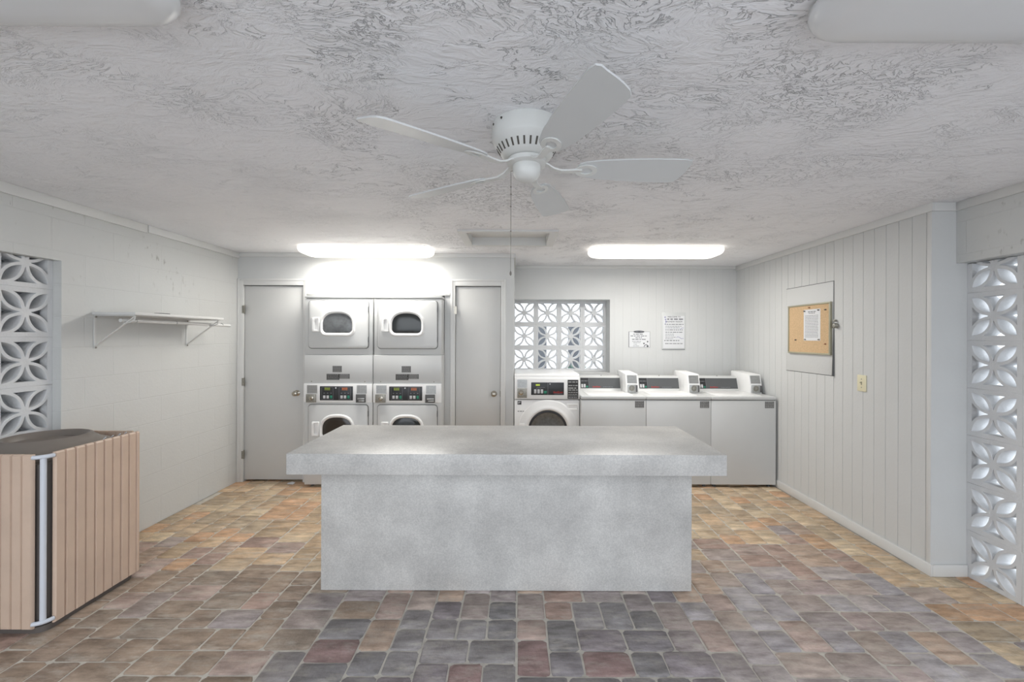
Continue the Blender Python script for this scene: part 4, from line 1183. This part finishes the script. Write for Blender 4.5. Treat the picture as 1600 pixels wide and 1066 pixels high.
# scrap of paper by the left door
bm = bmesh.new()
vs = [bm.verts.new(p) for p in ((-2.335, 4.33, 0.004), (-2.27, 4.315, 0.003), (-2.262, 4.345, 0.009), (-2.30, 4.365, 0.014), (-2.34, 4.35, 0.006), (-2.335, 4.33, 0.001), (-2.27, 4.315, 0.001), (-2.262, 4.345, 0.004), (-2.30, 4.365, 0.010), (-2.34, 4.35, 0.002))]
bm.faces.new(vs[:5]); bm.faces.new(list(reversed(vs[5:])))
for i in range(5): bm.faces.new((vs[i], vs[(i+1) % 5], vs[5 + (i+1) % 5], vs[5+i]))
tag(obj('paper_scrap', bm, M_PAPER), 'crumpled white scrap on the pavers at the foot of the left door', 'litter')

# ------------------------------------------------------------------ outside
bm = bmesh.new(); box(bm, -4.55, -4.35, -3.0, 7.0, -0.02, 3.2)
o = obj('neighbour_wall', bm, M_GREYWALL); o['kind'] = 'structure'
bm = bmesh.new(); box(bm, -4, 6, 11.0, 11.2, -0.02, 2.3)
o = obj('garden_wall', bm, M_STUCCO); o['kind'] = 'structure'
def gate_post(x, w, label):
    bm = bmesh.new(); box(bm, x, x + w, 8.3, 8.5, -0.02, 1.74)
    lathe(bm, [(w*0.62, 1.74), (w*0.62, 1.77), (w*0.3, 1.80), (0.02, 1.82)], 4, (x + w/2, 8.4, 0))
    tag(obj('gate_post', bm, M_POST), label, 'post', 'grey posts beyond the back screen')
gate_post(0.36, 0.20, 'grey post outside behind the second column of the small back block screen')
gate_post(1.00, 0.24, 'grey post outside behind the third column of the small back block screen')
rd = random.Random(5)
t = thing('green_shrub', 'green shrub outside seen low through the small back block screen', 'shrub', (1.06, 7.85, -0.02))
bm = bmesh.new()
for i in range(9):
    a = i * 0.7; tube(bm, [(0, 0, 0), (0.07*math.cos(a), 0.07*math.sin(a), 0.4), (0.2*math.cos(a), 0.2*math.sin(a), 0.85)], [0.012, 0.008, 0.003], 5)
obj('stems', bm, M_POST, t)
bm = bmesh.new()
for i in range(420):
    a = rd.uniform(0, 2*PI); zz = rd.uniform(0.15, 0.98); rr = 0.24 * math.sqrt(rd.random()) * (1.1 - abs(zz - 0.55))
    c = Vector((rr*math.cos(a), rr*math.sin(a), zz))
    d = Vector((math.cos(a) + rd.uniform(-.6, .6), math.sin(a) + rd.uniform(-.6, .6), rd.uniform(-.3, .8))).normalized()
    s = d.cross(Vector((0, 0, 1))).normalized(); n = s.cross(d)
    l, w = rd.uniform(0.06, 0.10), rd.uniform(0.016, 0.028)
    p = [c, c + d*l*.5 + s*w + n*0.01, c + d*l, c + d*l*.5 - s*w + n*0.01]
    m0 = c + d*l*.5
    v = [bm.verts.new(q) for q in (p[0], p[1], p[2], p[3])] + [bm.verts.new(m0)]
    bm.faces.new((v[0], v[1], v[4])); bm.faces.new((v[1], v[2], v[4])); bm.faces.new((v[2], v[3], v[4])); bm.faces.new((v[3], v[0], v[4]))
lf = obj('leaves', bm, M_LEAF, t); lf['kind'] = 'stuff'

# ------------------------------------------------------------------ light and camera
w = bpy.data.worlds.new('overcast_sky'); SC.world = w; w.use_nodes = True
nt = w.node_tree; bg = nt.nodes['Background']
tc = nt.nodes.new('ShaderNodeTexCoord'); sp = nt.nodes.new('ShaderNodeSeparateXYZ'); nt.links.new(tc.outputs['Generated'], sp.inputs[0])
cr = nt.nodes.new('ShaderNodeValToRGB')
cr.color_ramp.elements[0].position = 0.0; cr.color_ramp.elements[1].position = 1.0
cr.color_ramp.elements[0].color = (0.89, 0.94, 1.0, 1); cr.color_ramp.elements[1].color = (0.83, 0.91, 1.0, 1)
nt.links.new(sp.outputs['Z'], cr.inputs[0]); nt.links.new(cr.outputs[0], bg.inputs['Color'])
bg.inputs['Strength'].default_value = 2.25

cam = bpy.data.cameras.new('camera'); cam.sensor_width = 36; cam.lens = 15.0
cam.shift_x = -9 / 1600; cam.shift_y = -6 / 1600
cam.clip_start = 0.05
co = bpy.data.objects.new('camera', cam); COL.objects.link(co)
co.matrix_world = Matrix.Translation((0, 0, 1.5)) @ Matrix.Rotation(PI/2, 4, 'X') @ Matrix.Rotation(0.0037, 4, 'Z')
SC.camera = co
SC.view_settings.view_transform = 'Standard'
SC.view_settings.look = 'None'
SC.view_settings.gamma = 1.0
SC.view_settings.use_curve_mapping = False
SC.view_settings.exposure = 0.34
